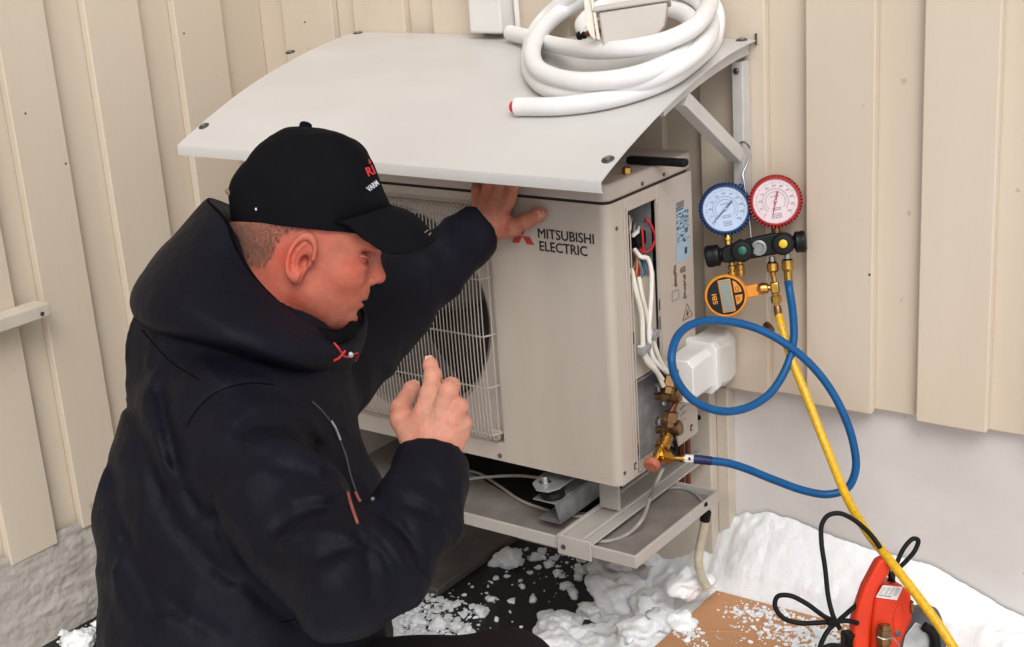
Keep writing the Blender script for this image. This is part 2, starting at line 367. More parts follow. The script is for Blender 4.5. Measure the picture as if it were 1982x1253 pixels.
def clad(lo, hi, mt, name, parent, bev=0.0022):
    return MB().box(lo, hi).build(name, mt, parent, smooth=35, bevel=bev)
wr = thing('painted_wall', 'cream painted timber wall of vertical boards behind the heat pump and gauges', 'wall', (0.5, 0.03, 0.047))
raised = [(-1.09, -.938), (-.878, -.735), (-.661, -.53), (-.452, -.322), (-.25, -.122), (-.044, .0905), (.168, .2965), (.38, .507), (.589, .72), (.80, .93), (1.01, 1.14), (1.22, 1.35), (1.43, 1.56)]
for i, (a, b) in enumerate(raised):
    j = rnd.uniform(-.002, .002)
    clad((a, 0.0005*(i % 3), .047 + j), (b, .0195, 2.3), M['board'], 'cover_board', wr, .003)
ub = -1.20
for i in range(len(raised)):
    nx = (raised[i][1] + raised[i+1][0])/2 if i+1 < len(raised) else 1.7
    mid = (raised[i][0] + raised[i][1])/2
    c = mid
    clad((ub, .0205, .048 + rnd.uniform(-.002, .002)), (c-.0015, .0395, 2.3), M['board'], 'board', wr)
    ub = c + .0015
clad((ub, .0205, .048), (1.8, .0395, 2.3), M['board'], 'board', wr)
fr = MB().box((-1.40, .041, -.7), (1.8, .25, 2.3)).build('foundation_wall', M['plaster'], smooth=0)
tag(fr, 'smooth light grey plaster foundation below the cream boards on the right', 'wall')
XL = -1.157
wl = thing('painted_wall', 'cream painted timber wall at the left, its boards running down behind the man', 'wall', (XL-.02, -.6, -.22))
rl = [(-2.2, -2.08), (-1.98, -1.85), (-1.75, -1.62), (-1.52, -1.40), (-1.30, -1.18), (-1.085, -.962), (-.866, -.751), (-.687, -.571), (-.479, -.341), (-.25, -.114)]
for a, b in rl: clad((XL-.0195, a, -.226 + rnd.uniform(-.003, .003)), (XL, b, 2.3), M['board'], 'cover_board', wl, .003)
ub = -2.4
for a, b in rl:
    c = (a+b)/2; clad((XL-.0395, ub, -.216 + rnd.uniform(-.003, .003)), (XL-.0205, c-.0015, 2.3), M['board'], 'board', wl); ub = c+.0015
clad((XL-.0395, ub, -.214), (XL-.0205, .02, 2.3), M['board'], 'board', wl)
# rough foundation on the left: relief mesh
ny, nz = 300, 60
Y, Z = np.meshgrid(np.linspace(-1.6, .04, ny), np.linspace(-.50, -.205, nz), indexing='ij')
P = np.stack([np.zeros_like(Y), Y, Z*1.6], -1)
P[..., 2] *= 1.5; P[..., 1] += .5*P[..., 2]; dx = .0030*vnoise(P, 20, 1) + .0022*vnoise(P, 60, 2) + .0030*np.abs(vnoise(P + .02*vnoise(P, 20, 3)[..., None], 58, 5))
V = np.stack([XL-.006+dx, Y, Z], -1).reshape(-1, 3)
q = np.array([[i*nz+j, (i+1)*nz+j, (i+1)*nz+j+1, i*nz+j+1] for i in range(ny-1) for j in range(nz-1)])
fw = thing('foundation_wall', 'rough trowelled grey plaster foundation under the left wall', 'wall', (XL, -.6, GZ))
link('plaster_face', mesh_np('plaster_face', V, q, M['rough_plaster']), fw)
MB().box((XL-.25, -4, -.7), (XL-.022, .04, -.206)).build('core', M['rough_plaster'], fw, smooth=0)
MB().box((XL-.25, -4, -.205), (XL-.041, .04, 2.3)).build('backing', M['board'], wl, smooth=0)

for (u, v_) in [(590, 43), (1683, 532)]:
    MB().lathe(aty(u, v_, 0.0), (0, -1, 0), [(-.001, .0024), (.0006, .0022), (.0009, .001)], 10).build('nail_head', M['screw'], wr)
for (u, v_) in [(127, 317), (356, 65), (49, 220)]:
    MB().lathe(at(u, v_, 0, XL), (1, 0, 0), [(-.001, .0024), (.0006, .0022), (.0009, .001)], 10).build('nail_head', M['screw'], wl)
# ledge rail on left wall
ra = thing('timber_rail', 'short cream painted timber rail fixed low on the left wall', 'rail', (XL+.02, -.9, .27))
MB().box((XL+.001, -1.7, .262), (XL+.047, -.707, .289)).build('rail_bar', M['trim'], ra, bevel=.003)
MB().lathe((XL+.047, -.728, .272), (1, 0, 0), [(-.001, .0045), (.0012, .0045), (.002, .003)], 12).build('screw', M['screw'], ra)
# white duct and cable high on wall
du = thing('wall_duct', 'white plastic line duct running up the wall from the canopy', 'duct', (-.512, -.03, .735))
MB().box((-.527, -.052, .733), (-.447, -.001, 2.2)).build('duct_cover', M['white_plastic'], du, bevel=.006)
MB().box((-.530, -.05, 1.05), (-.444, -.0005, 1.054)).build('duct_joint', M['white_plastic'], du)
tag(MB().tube(spline([(-.433, -.012, 2.1), (-.435, -.012, 1.2), (-.436, -.013, .82), (-.432, -.016, .742)], 8), .0055).build('cable', M['white_cable']),
    'thin white cable running down the wall beside the white duct', 'cable')
# painted timber post at wall foot
po = thing('wall_post', 'cream painted timber post against the plaster behind the blue hose', 'post', (-.1, 0, GZ))
MB().box((-.215, -.012, GZ-.02), (-.030, .0405, .036)).build('post_board', M['trim'], po, bevel=.003)
MB().box((-.0295, .012, GZ-.02), (-.004, .0405, .044)).build('edge_strip', M['trim'], po, bevel=.002)
MB().lathe(aty(1352, 808, -.012), (0, -1, 0), [(-.001, .006), (.003, .005)], 10).build('screw', M['rubber'], po)

# ================================================================ CANOPY
cp = thing('heat_pump_canopy', 'curved white sheet metal canopy bolted to the wall above the heat pump', 'canopy', (-.4, -.27, .6))
AY = np.array([-.533, -.463, -.378, -.291, -.216, -.129, 0.0]); AZ = np.array([.5835, .610, .647, .6735, .692, .709, .7245])
ac = np.polyfit(AY, AZ, 3)
def arc(y): return float(np.polyval(ac, y))
X0, X1 = -.874, .076; TH = .0022
prof = [(-.529, arc(-.533)-.020), (-.5335, arc(-.533)-.019), (-.5345, arc(-.533)-.004), (-.533, arc(-.533))] + [(y, arc(y)) for y in np.linspace(-.525, -.001, 26)]
mb = MB(); nP = len(prof)
def offp(i, t):
    a = np.array(prof[max(i-1, 0)]); b = np.array(prof[min(i+1, nP-1)]); d = nrm(b-a); return np.array(prof[i]) + t*np.array([d[1], -d[0]])
xs = np.linspace(X0, X1, 21)
vs = []; fs = []
for side in (0, 1):
    for i in range(nP):
        p_ = prof[i] if side == 0 else offp(i, TH)
        for k, x in enumerate(xs):
            dz = .0010*math.sin(x*9+i*.3) if i > 4 else .0006*math.sin(x*7)
            vs.append((x, p_[0], p_[1] + dz))
W = len(xs); Sd = nP*W
for i in range(nP-1):
    for k in range(W-1):
        a = i*W+k; fs.append((a, a+1, a+W+1, a+W)); fs.append((Sd+a+W, Sd+a+W+1, Sd+a+1, Sd+a))
for i in range(nP-1):
    for k in (0, W-1):
        a = i*W+k; f_ = (a, a+W, Sd+a+W, Sd+a); fs.append(f_ if k == 0 else f_[::-1])
for k in range(W-1):
    fs.append((k+1, k, Sd+k, Sd+k+1)); a = (nP-1)*W+k; fs.append((a, a+1, Sd+a+1, Sd+a))
sheet = mb.add(vs, fs).build('roof_sheet', M['sheet'], cp, smooth=40)
def canopy_hit(u, v, lift=0.0):
    d = ray(u, v); lo, hi = 1.0, 4.5
    f = lambda t: (CAM+d*t)[2] - (np.polyval(ac, (CAM+d*t)[1]) if (CAM+d*t)[1] < .05 else arc(.05)) - lift
    tt = np.linspace(1.2, 3.6, 500); F = [f(t) for t in tt]
    for a, b, fa, fb in zip(tt, tt[1:], F, F[1:]):
        if fa > 0 >= fb:
            lo, hi = a, b
            for _ in range(30):
                mid = (lo+hi)/2
                if f(mid) > 0: lo = mid
                else: hi = mid
            return CAM+d*lo
    return None
def cnorm(y):
    s = (np.polyval(ac, y+.002)-np.polyval(ac, y-.002))/.004; return nrm((0, -s, 1))
for (u, v) in [(395, 245), (562, 102), (690, 52), (1177, 310), (1437, 79)]:
    p_ = canopy_hit(u, v)
    if u == 1437: p_ = np.array([.052, -.012, arc(-.012)])
    if u == 690: p_ = np.array([-.858, -.012, arc(-.012)])
    n_ = cnorm(p_[1])
    w_ = MB().lathe(p_, n_, [(0, .0105), (.0012, .0108), (.0028, .0085), (.0030, .0072)], 20).build('washer', M['screw'], cp)
    MB().lathe(p_ + n_*.0028, n_, [(0, .0050), (.0018, .0046), (.0022, .003)], 6).build('bolt', M['steel'], w_)
# brackets on both ends
for (bx, first) in ((.040, True), (-.856, False)):
    br = MB()
    ys = np.linspace(-.31, -.002, 16); o_ = []
    for y in ys: o_.append((y, arc(y)-TH-.001))
    lowr = [(y, arc(y)-TH-.024) for y in ys[::-1]]
    br.prism([(bx-.002, y, z) for y, z in o_+lowr], (1, 0, 0), .024)
    b0 = br.build('bracket_arm', M['bracket'], cp, bevel=.0015)
    MB().box((bx, -.030, .44), (bx+.022, -.0015, .688)).build('wall_bracket', M['bracket'], b0, bevel=.002)
    A = np.array([bx+.010, -.235, arc(-.235)-.030]); B = np.array([bx+.010, -.036, .520]); d = nrm(B-A); pn = np.cross(d, (1, 0, 0))
    MB().obox((A+B)/2, np.array([.0135, 0, 0]), d*np.linalg.norm(B-A)/2, pn*.0125).build('brace', M['bracket'], b0, bevel=.0015)
    MB().lathe((bx+.010, -.030, .672), (0, -1, 0), [(0, .006), (.002, .006), (.004, .0035)], 8).build('bolt', M['screw'], b0)
MB().box((.0745, -.006, .715), (.0765, .0, .735)).build('end_tab', M['screw'], cp)

# ================================================================ HEAT PUMP UNIT
hp = thing('heat_pump_unit', 'beige outdoor heat pump unit with open side cover and wire fan grille', 'heat pump', (-.4, -.26, -.02))
F = -.4; B_ = -.115; W0 = -.8; ZT = .507
GX0, GX1, GZ0, GZ1 = -.700, -.247, .034, .492
FC = np.array([-.475, .262]); FR = .207
# front panel with recessed grille bay and round fan opening
mb = MB(); R_ = .016
foot = [(W0, -.352), (W0, F+R_)] + [(W0+R_-R_*math.cos(a), F+R_-R_*math.sin(a)) for a in np.linspace(0.2, math.pi/2, 6)]
footr = [(-R_+R_*math.sin(a), F+R_-R_*math.cos(a)) for a in np.linspace(0, math.pi/2, 8)] + [(0, -.352)]
def strip(pts, z0, z1):
    vs = [(x, y, z) for (x, y) in pts for z in (z0, z1)]; fs = [(2*i, 2*i+2, 2*i+3, 2*i+1) for i in range(len(pts)-1)]; mb.add(vs, fs)
strip(foot, 0, ZT); strip(footr, 0, ZT)
xl, xr = W0+R_, -R_
def quad(a, b, c, d): mb.add([a, b, c, d], [(0, 1, 2, 3)])
quad((xl, F, 0), (xr, F, 0), (xr, F, GZ0), (xl, F, GZ0)); quad((xl, F, GZ1), (xr, F, GZ1), (xr, F, ZT), (xl, F, ZT))
quad((xl, F, GZ0), (GX0, F, GZ0), (GX0, F, GZ1), (xl, F, GZ1)); quad((GX1, F, GZ0), (xr, F, GZ0), (xr, F, GZ1), (GX1, F, GZ1))
RY = F + .012
c0 = [(GX0, GZ0), (GX1, GZ0), (GX1, GZ1), (GX0, GZ1)]; ins = .004
c1 = [(GX0+ins, GZ0+ins), (GX1-ins, GZ0+ins), (GX1-ins, GZ1-ins), (GX0+ins, GZ1-ins)]
for i in range(4):
    j = (i+1) % 4
    quad((c0[i][0], F, c0[i][1]), (c1[i][0], RY, c1[i][1]), (c1[j][0], RY, c1[j][1]), (c0[j][0], F, c0[j][1]))
# ring from circle to rectangle
N = 96; ring = []; rect = []
for k in range(N):
    an = 2*math.pi*k/N; c, s_ = math.cos(an), math.sin(an); ring.append((FC[0]+FR*c, FC[1]+FR*s_))
    cand = []
    if c > 1e-9: cand.append((c1[1][0]-FC[0])/c)
    if c < -1e-9: cand.append((c1[0][0]-FC[0])/c)
    if s_ > 1e-9: cand.append((c1[2][1]-FC[1])/s_)
    if s_ < -1e-9: cand.append((c1[0][1]-FC[1])/s_)
    t = min(cand); rect.append((FC[0]+t*c, FC[1]+t*s_))
for k in range(N):
    j = (k+1) % N
    a, b = rect[k], rect[j]
    quad((ring[k][0], RY, ring[k][1]), (ring[j][0], RY, ring[j][1]), (b[0], RY, b[1]), (a[0], RY, a[1]))
for (cx, cz) in c1:      # close the corners between radial quads and the rectangle
    ks = sorted(range(N), key=lambda k: abs(math.atan2(cz-FC[1], cx-FC[0]) - math.atan2(rect[k][1]-FC[1], rect[k][0]-FC[0])))[:2]
    a, b = rect[ks[0]], rect[ks[1]]; mb.add([(a[0], RY, a[1]), (b[0], RY, b[1]), (cx, RY, cz)], [(0, 1, 2)])
front = mb.build('front_panel', M['case'], hp, smooth=50)
# shroud ring, dark interior, fan
MB().lathe((FC[0], RY, FC[1]), (0, 1, 0), [(0, FR), (.006, FR-.008), (.03, FR-.012), (.075, FR-.012)], 64, cap=False).build('fan_shroud', M['shroud'], hp)
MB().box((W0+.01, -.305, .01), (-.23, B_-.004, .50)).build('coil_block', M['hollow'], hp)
fan = MB().lathe((FC[0], -.365, FC[1]), (0, -1, 0), [(0, .05), (.012, .05), (.02, .04), (.022, .02)], 32).build('fan_hub', M['fanblade'], hp)
for k in range(3):
    a0 = k*2*math.pi/3 + .5; vs = []; fs = []
    for i in range(7):
        r = .045 + .145*i/6
        for j in range(9):
            an = a0 + (-.62 + 1.2*j/8)*(1-.15*i/6) + .25*i/6
            vs.append((FC[0]+r*math.cos(an), -.352 - .022*(j/8-.5)*(.5+i/6) , FC[1]+r*math.sin(an)))
    for i in range(6):
        for j in range(8): a = i*9+j; fs.append((a, a+1, a+10, a+9))
    o = MB().add(vs, fs).build('fan_blade', M['fanblade'], hp, smooth=60)
    sm = o.modifiers.new('thick', 'SOLIDIFY'); sm.thickness = .002
# grille of single wires
gr = MB().box((GX1-.030, F-.004, GZ0+.010), (GX1-.006, F+.004, GZ0+.028)).build('grille', M['wire'], hp, bevel=.003)
zr = [.057, .150, .249, .356, .466]
def wy(z):   # how far the cage stands proud of the panel
    return F - .020 - .006*math.sin(math.pi*(z-.04)/.44)
path = [(0, F+.010, .046), (0, F-.004, .044), (0, F-.016, .048), (0, wy(.07), .062)] + [(0, wy(z), z) for z in np.linspace(.08, .45, 7)] + [(0, wy(.46), .468), (0, F-.014, .480), (0, F-.002, .484), (0, F+.010, .482)]
base = None; nx_ = 55
for k in range(nx_):
    x = GX1-.010 - k*.0081
    if base is None:
        base = MB().tube([(x, y, z) for _, y, z in path], .00105, 5).build('grille_wire', M['wire'], gr)
    else: dup(base, (-k*.0081, 0, 0), gr)
for z in zr:
    yy = wy(z) + .0028
    MB().tube([(GX1-.003, F+.006, z), (GX1-.008, F-.010, z), (GX1-.014, yy, z)] + [(x, yy, z) for x in np.linspace(GX1-.03, GX0+.02, 5)] + [(GX0+.006, F+.006, z)], .0017, 6).build('cross_rod', M['wire'], gr)
MB().tube([(GX1-.006, F+.008, .487), (GX1-.006, F-.004, .480), (GX1-.006, F-.006, .06), (GX1-.006, F+.008, .048)], .0015, 6).build('grille_wire', M['wire'], gr)
# lid
def rrect(x0, y0, x1, y1, r, n=6):
    pts = []
    for (cx, cy, a0) in ((x1-r, y0+r, -90), (x1-r, y1-r, 0), (x0+r, y1-r, 90), (x0+r, y0+r, 180)):
        for k in range(n+1):
            a = math.radians(a0 + 90*k/n); pts.append((cx+r*math.cos(a), cy+r*math.sin(a)))
    return pts
lid = MB().prism([(x, y, .5115) for x, y in rrect(W0-.003, F-.003, .003, B_+.003, .018)], (0, 0, 1), .030).build('lid', M['case2'], hp, bevel=.005)
MB().prism([(x, y, .500) for x, y in rrect(W0+.003, F+.003, -.003, B_-.003, .014)], (0, 0, 1), .0125).build('lid_gap', M['groove'], hp)
# side panel pieces
sp_ = MB()
sp_.box((-.006, -.3495, .0), (0, -.3365, ZT-.001)); sp_.box((-.0062, -.3365, .482), (-.0002, -.2395, ZT-.001))
sp_.box((-.006, -.2395, .1755), (0, B_, ZT-.001)); sp_.box((-.0062, -.193, .0), (-.0002, B_, .1755))
side = sp_.build('side_panel', M['case'], hp, bevel=.0012)
MB().box((-.0035, -.3522, 0.001), (-.0015, -.3494, ZT-.002)).build('panel_seam', M['groove'], hp)
MB().box((.0001, -.3435, .012), (.0026, -.3405, .49)).build('panel_rib', M['case'], hp, bevel=.0008)
MB().box((.0001, -.334, .005), (.0022, -.3325, .475)).build('panel_rib', M['case'], hp, bevel=.0005)
MB().box((.0001, -.2392, .18), (.0024, -.2372, .475)).build('panel_rib', M['case'], hp, bevel=.0008)
MB().box((-.013, -.3362, .172), (-.009, -.2398, .352)).build('service_plate', M['case'], hp, bevel=.001)
# wiring bay: open box
b5 = MB()
b5.box((-.105, -.3362, .352), (-.101, -.2398, .4815)); b5.box((-.101, -.3362, .352), (-.0125, -.3342, .4815)); b5.box((-.101, -.2418, .352), (-.0125, -.2398, .4815)); b5.box((-.1, -.334, .352), (-.0125, -.242, .354)); b5.box((-.1, -.334, .4795), (-.0125, -.242, .4815))
b5.build('wiring_bay', M['galv'], hp)
MB().box((W0+.005, -.35, .004), (-.112, B_-.001, .4995)).build('inner_body', M['hollow'], hp) if False else None
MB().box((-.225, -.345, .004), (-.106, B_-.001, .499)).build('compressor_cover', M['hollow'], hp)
MB().box((W0, -.3515, .0), (W0+.004, B_, ZT-.001)).build('side_panel', M['case'], hp)
MB().box((W0+.004, B_-.004, .0), (-.006, B_, ZT-.001)).build('back_panel', M['case'], hp)
MB().box((W0+.002, F+.012, -.003), (-.002, B_-.002, .0)).build('base_pan', M['case2'], hp)
# valve plate: galvanised recess
v = MB(); v.box((-.034, -.336, .002), (-.030, -.194, .170)); v.box((-.030, -.336, .166), (-.007, -.194, .170)); v.box((-.030, -.336, .002), (-.007, -.333, .166)); v.box((-.03, -.1945, .002), (-.0065, -.1935, .166))
v.build('valve_plate', M['galv'], hp, bevel=.002)
MB().box((-.030, -.300, .03), (-.022, -.270, .158)).build('valve_plate_rib', M['galv'], hp, bevel=.004)
# front screws, badge
for (u, v_) in [(968, 882), (971, 845)]:
    MB().lathe(aty(u, v_, F), (0, -1, 0), [(-.001, .0045), (.0015, .0045), (.0026, .003)], 10).build('screw', M['screw'], hp)
for (u, v_) in [(1193, 443), (1209, 916)]:
    MB().lathe(at(u, v_, 0, 0.0), (1, 0, 0), [(-.001, .0035), (.0013, .0035), (.002, .002)], 10).build('screw', M['screw'], hp)
for (u, v_) in [(1243, 356), (1285, 338)]:
    MB().lathe(at(u, v_, 0, 0.0035), (1, 0, 0), [(-.001, .0035), (.0013, .0035), (.002, .002)], 10).build('screw', M['screw'], lid)
EX, EZ = (1, 0, 0), (0, 0, 1)
p1 = aty(1042.5, 461, F); p2 = aty(1045.5, 484, F); s1 = aty(1042.5, 443, F)
wid1 = aty(1150, 470, F)[0] - p1[0]; wid2 = aty(1137, 489, F)[0] - p2[0]
text('lettering', 'MITSUBISHI', .0170, (p1[0], F, p1[2]+.0005), EX, EZ, M['black'], front, width=wid1, fat=.0005)
text('lettering', 'ELECTRIC', .0170, (p2[0], F, p2[2]-.001), EX, EZ, M['black'], front, width=wid2, fat=.0005)
ec = aty(1011.5, 457, F); sd = .0155; em = MB()
for base_a in (60, 180, 300):
    a = math.radians(base_a); b = math.radians(base_a+60); va = np.array([math.cos(a), 0, math.sin(a)])*sd; vb = np.array([math.cos(b), 0, math.sin(b)])*sd
    c = ec + np.array([0, -.0008, 0]) + (va+vb)*.02; em.add([c, c+va, c+va+vb, c+vb], [(0, 1, 2, 3)])
em.build('emblem', M['red'], front, smooth=0)
MB().box((-.045, F-.0008, .012), (-.030, F+.001, .015)).build('front_latch', M['case2'], hp, bevel=.0005)

# stickers on the side, with their print
def side_quad(uv, mt, name, parent, off=.0006):
    c = [at(u, v_, 0, off) for u, v_ in uv]; return MB().add(c, [(0, 1, 2, 3)]).build(name, mt, parent, smooth=0)
YZ = lambda u, v_, off=.0006: at(u, v_, 0, off)
lb = side_quad([(1309, 410), (1331, 400), (1335, 497), (1310, 511)][::-1], M['labelblue'], 'rating_label', side)
lp = MB()
def sbar(y, z, w, h, off=.0010): lp.add([(off, y, z), (off, y+w, z), (off, y+w, z+h), (off, y, z+h)], [(0, 1, 2, 3)])
A = YZ(1310, 505); Bq = YZ(1333, 405); y0, y1 = A[1]+.003, Bq[1]-.002; z0, z1 = A[2]+.003, Bq[2]-.002
r2 = random.Random(3)
z = z1
while z > z0 + .022:
    y = y0
    while y < y1-.004:
        w = r2.uniform(.003, .012); w = min(w, y1-y)
        if r2.random() < .72: sbar(y, z, w, r2.choice([.0011, .0016, .0030]))
        y += w + r2.uniform(.001, .003)
    z -= .0038
sbar(y0+.026, z0+.002, .009, .012)
Tq = YZ(1308, 398); 
for k in range(4):
    yy = Tq[1] + r2.uniform(0, .003)
    for _ in range(4): w = r2.uniform(.004, .009); sbar(yy, Tq[2]+.001 - k*.0042, w, .0022); yy += w+.001
lp.build('label_print', M['labelink'], side, smooth=0)
lp = MB()
for col_, (u, v0, v1, wd) in enumerate([(1303, 518, 560, .014), (1321, 536, 585, .013)]):
    zt = YZ(u, v0)[2]; zb = YZ(u, v1)[2]; y = YZ(u, v0)[1]; z = zt
    while z > zb:
        for _ in range(3):
            if r2.random() < .8: sbar(y + r2.uniform(0, wd*.6), z, wd*.35, .0020)
        z -= .0034
lp.build('label_print', M['labelred'], side, smooth=0)
t0 = YZ(1317, 530); text('label_print', 'R32', .0105, (.0, t0[1]+.0005, t0[2]), (0, 1, 0), EZ, M['labelred'], side, width=.0185, off=.001, bold=.03)
def tubeframe(pts, name, mt, r=.0006): MB().tube(pts, r, 4, closed=True).build(name, mt, side)
tubeframe([YZ(1301, 584), YZ(1314, 577), YZ(1314, 560), YZ(1301, 566)], 'label_box', M['print_grey'])
a, b, c = YZ(1322, 621), YZ(1340, 610), YZ(1330, 588)
tubeframe([a, b, c], 'warning_triangle', M['labelred'], .0009)
g = (a+b+c)/3; MB().add([(g + np.array([.0004, dy, dz])) for dy, dz in ((-.003, -.005), (.003, -.005), (.0035, 0), (.001, .007), (-.0035, .001))], [(0, 1, 2, 3, 4)]).build('flame_symbol', M['labelred'], side, smooth=0)
# louvres and punched slots
for k in range(6):
    c = YZ(1322, 770+k*13 - 20, .0); MB().obox(c + np.array([.0005, 0, 0]), (.0018, 0, 0), (0, .009, .001), (0, 0, .0017)).build('louvre', M['case2'], side, bevel=.0006)
for (u, v_) in [(1338, 828), (1230, 902)]:
    c = YZ(u, v_, 0); MB().box((.0002, c[1]-.004, c[2]-.006), (.0010, c[1]+.004, c[2]+.006)).build('slot', M['groove'], side); MB().box((.0011, c[1]-.002, c[2]-.004), (.0018, c[1]+.002, c[2]+.003)).build('slot_tab', M['case2'], side)
for (u, v_, h) in [(1226, 655, .011), (1277, 625, .012), (1235, 870, .011), (1276, 590, .01)]:
    c = YZ(u, v_, 0); MB().box((.0002, c[1]-.0009, c[2]-h), (.0012, c[1]+.0009, c[2]+h)).build('slot', M['groove'], side)

# wiring in the bay and cables down the plate
def wire(pts, mt, r, name='wire'):
    return MB().tube(spline([at(u, v_, 0, x) for u, v_, x in pts], 8), r, 8).build(name, mt, hp)
tb = MB().obox(at(1233, 462, 0, -.035), (.012, 0, 0), (0, .018, .003), (0, -.002, .011)).build('terminal_block', M['rubber'], hp, bevel=.002)
MB().obox(at(1230, 452, 0, -.022), (.002, 0, 0), (0, .009, .002), (0, 0, .0028)).build('terminal_strip', M['white_cable'], hp)
for k, (u, v_) in enumerate([(1222, 420), (1230, 424), (1238, 428), (1245, 432)]):
    wire([(u, v_, -.06), (u-2, v_+14, -.035), (u-3, v_+26, -.03)], M['w_grey'] if k % 2 else M['cream_cable'], .0024)
MB().obox(at(1252, 470, 0, -.06), (.02, 0, 0), (0, .020, .002), (0, 0, .030)).build('inner_plate', M['galv'], hp, bevel=.002)
wire([(1245, 430, -.03), (1252, 425, -.016), (1262, 440, -.010), (1268, 462, -.008), (1262, 480, -.01), (1250, 488, -.012), (1238, 484, -.02)], M['w_red'], .0022)
wire([(1242, 440, -.02), (1244, 462, -.015), (1244, 486, -.015), (1238, 492, -.02)], M['w_red'], .0019)
cols = ['w_brown', 'w_orange', 'w_red', 'w_brown', 'w_blue', 'w_grey', 'w_green', 'w_blue', 'w_orange']
for k in range(9):
    u0 = 1222 + k*2.2; u1 = 1228 + k*3.4 + r2.uniform(-2, 2)
    wire([(u0, 484+k, -.025), (u0+6+r2.uniform(-2, 4), 500+k*1.5, -.010), (u1, 520+k*1.2, -.006), (u1-1, 536+r2.uniform(-3, 3), -.006)], M[cols[k]], .0017)
wire([(1228, 483, -.02), (1240, 497, -.006), (1253, 500, -.002), (1260, 520, .003), (1261, 560, .006), (1258, 610, .007), (1256, 650, .008), (1263, 690, .012), (1280, 712, .016), (1292, 722, .016)], M['white_cable'], .0040, 'supply_cable')
wire([(1222, 520, -.010), (1230, 560, .002), (1242, 610, .006), (1244, 655, .007), (1246, 680, .008), (1262, 705, .012), (1282, 735, .018)], M['cream_cable'], .0046, 'supply_cable')
wire([(1236, 536, -.004), (1242, 570, .002), (1252, 610, .004), (1258, 640, .006), (1268, 672, .008), (1276, 695, .010), (1288, 716, .014), (1296, 722, .014)], M['cream_cable'], .0044, 'supply_cable')
wire([(1238, 670, .004), (1252, 700, .010), (1272, 722, .014), (1284, 748, .018)], M['cream_cable'], .0042, 'supply_cable')
MB().obox(at(1247, 676, 0, .011), (.0075, 0, 0), (0, .014, .003), (0, 0, .0048)).build('cable_clamp', M['w_grey'], hp, bevel=.002)
MB().obox(at(1266, 648, 0, .009), (.0065, 0, 0), (0, .008, .002), (0, 0, .0070)).build('cable_clamp', M['w_grey'], hp, bevel=.002)
MB().lathe(at(1237, 682, 0, .004), (1, 0, 0), [(0, .0045), (.004, .0045), (.006, .003)], 10).build('screw', M['steel'], hp)

# stop valves
def fit(pa, pb, prof, mt, name, parent, n=18):   # profile in fractions of the length
    pa, pb = np.array(pa), np.array(pb); L = np.linalg.norm(pb-pa)
    return MB().lathe(pa, pb-pa, [(h*L, r) for h, r in prof], n).build(name, mt, parent, smooth=30)
VX = lambda u, v_, x=.02: at(u, v_, 0, x)
def valve(cu, cv, name):
    c = VX(cu, cv, .022)
    body = fit(VX(cu-24, cv+4, -.012), VX(cu+26, cv-1, .034), [(0, .007), (.25, .008), (.3, .0125), (.62, .0125), (.66, .0145), (.92, .0145), (1, .011)], M['oldbrass'], name, hp)
    MB().lathe(VX(cu-22, cv-14, .004), (1, 0, .0), [(0, .008), (.006, .008), (.008, .005)], 14).build('valve_bolt', M['steel'], body)
    MB().lathe(VX(cu-12, cv+17, .004), (1, 0, .0), [(0, .006), (.005, .006), (.007, .004)], 14).build('valve_bolt', M['steel'], body)
    return body
v1 = valve(1293, 764, 'upper_valve')
fit(VX(1293, 762), VX(1300, 728, .02), [(0, .010), (.35, .011), (.4, .0155), (.95, .0155), (1, .012)], M['oldbrass'], 'flare_nut', v1, 6)
fit(VX(1298, 738), VX(1312, 742, .03), [(0, .012), (.9, .013), (1, .010)], M['copper'], 'valve_cap', v1)
v2 = valve(1294, 829, 'lower_valve')
fit(VX(1294, 826), VX(1299, 796, .022), [(0, .010), (.3, .010), (.35, .0145), (.95, .0145), (1, .010)], M['oldbrass'], 'flare_nut', v2, 6)
MB().tube(spline([VX(1298, 800, .022), VX(1306, 785, .024), VX(1316, 768, .026), VX(1322, 755, .022), VX(1330, 735, .02)], 6), .0048, 10).build('copper_pipe', M['copper'], hp)
MB().tube(spline([VX(1300, 735, .02), VX(1306, 722, .022), VX(1322, 708, .024), VX(1345, 705, .022)], 6), .0065, 10).build('copper_pipe', M['copper'], hp)
MB().tube(spline([VX(1300, 838, .022), VX(1306, 846, .03), VX(1302, 852, .036), VX(1296, 846, .036), VX(1299, 839, .03)], 6), .0022, 8).build('cap_strap', M['rubber'], v2)
MB().tube(spline([VX(1304, 848, .03), VX(1308, 860, .03), VX(1308, 872, .028)], 6), .0042, 8).build('cap_strap', M['rubber'], v2)
MB().lathe(VX(1294, 876, .012), ray(1294, 876)*-1, [(0, .010), (.003, .014), (.012, .013), (.016, .008)], 18).build('dangling_cap', M['rubber'], v2)

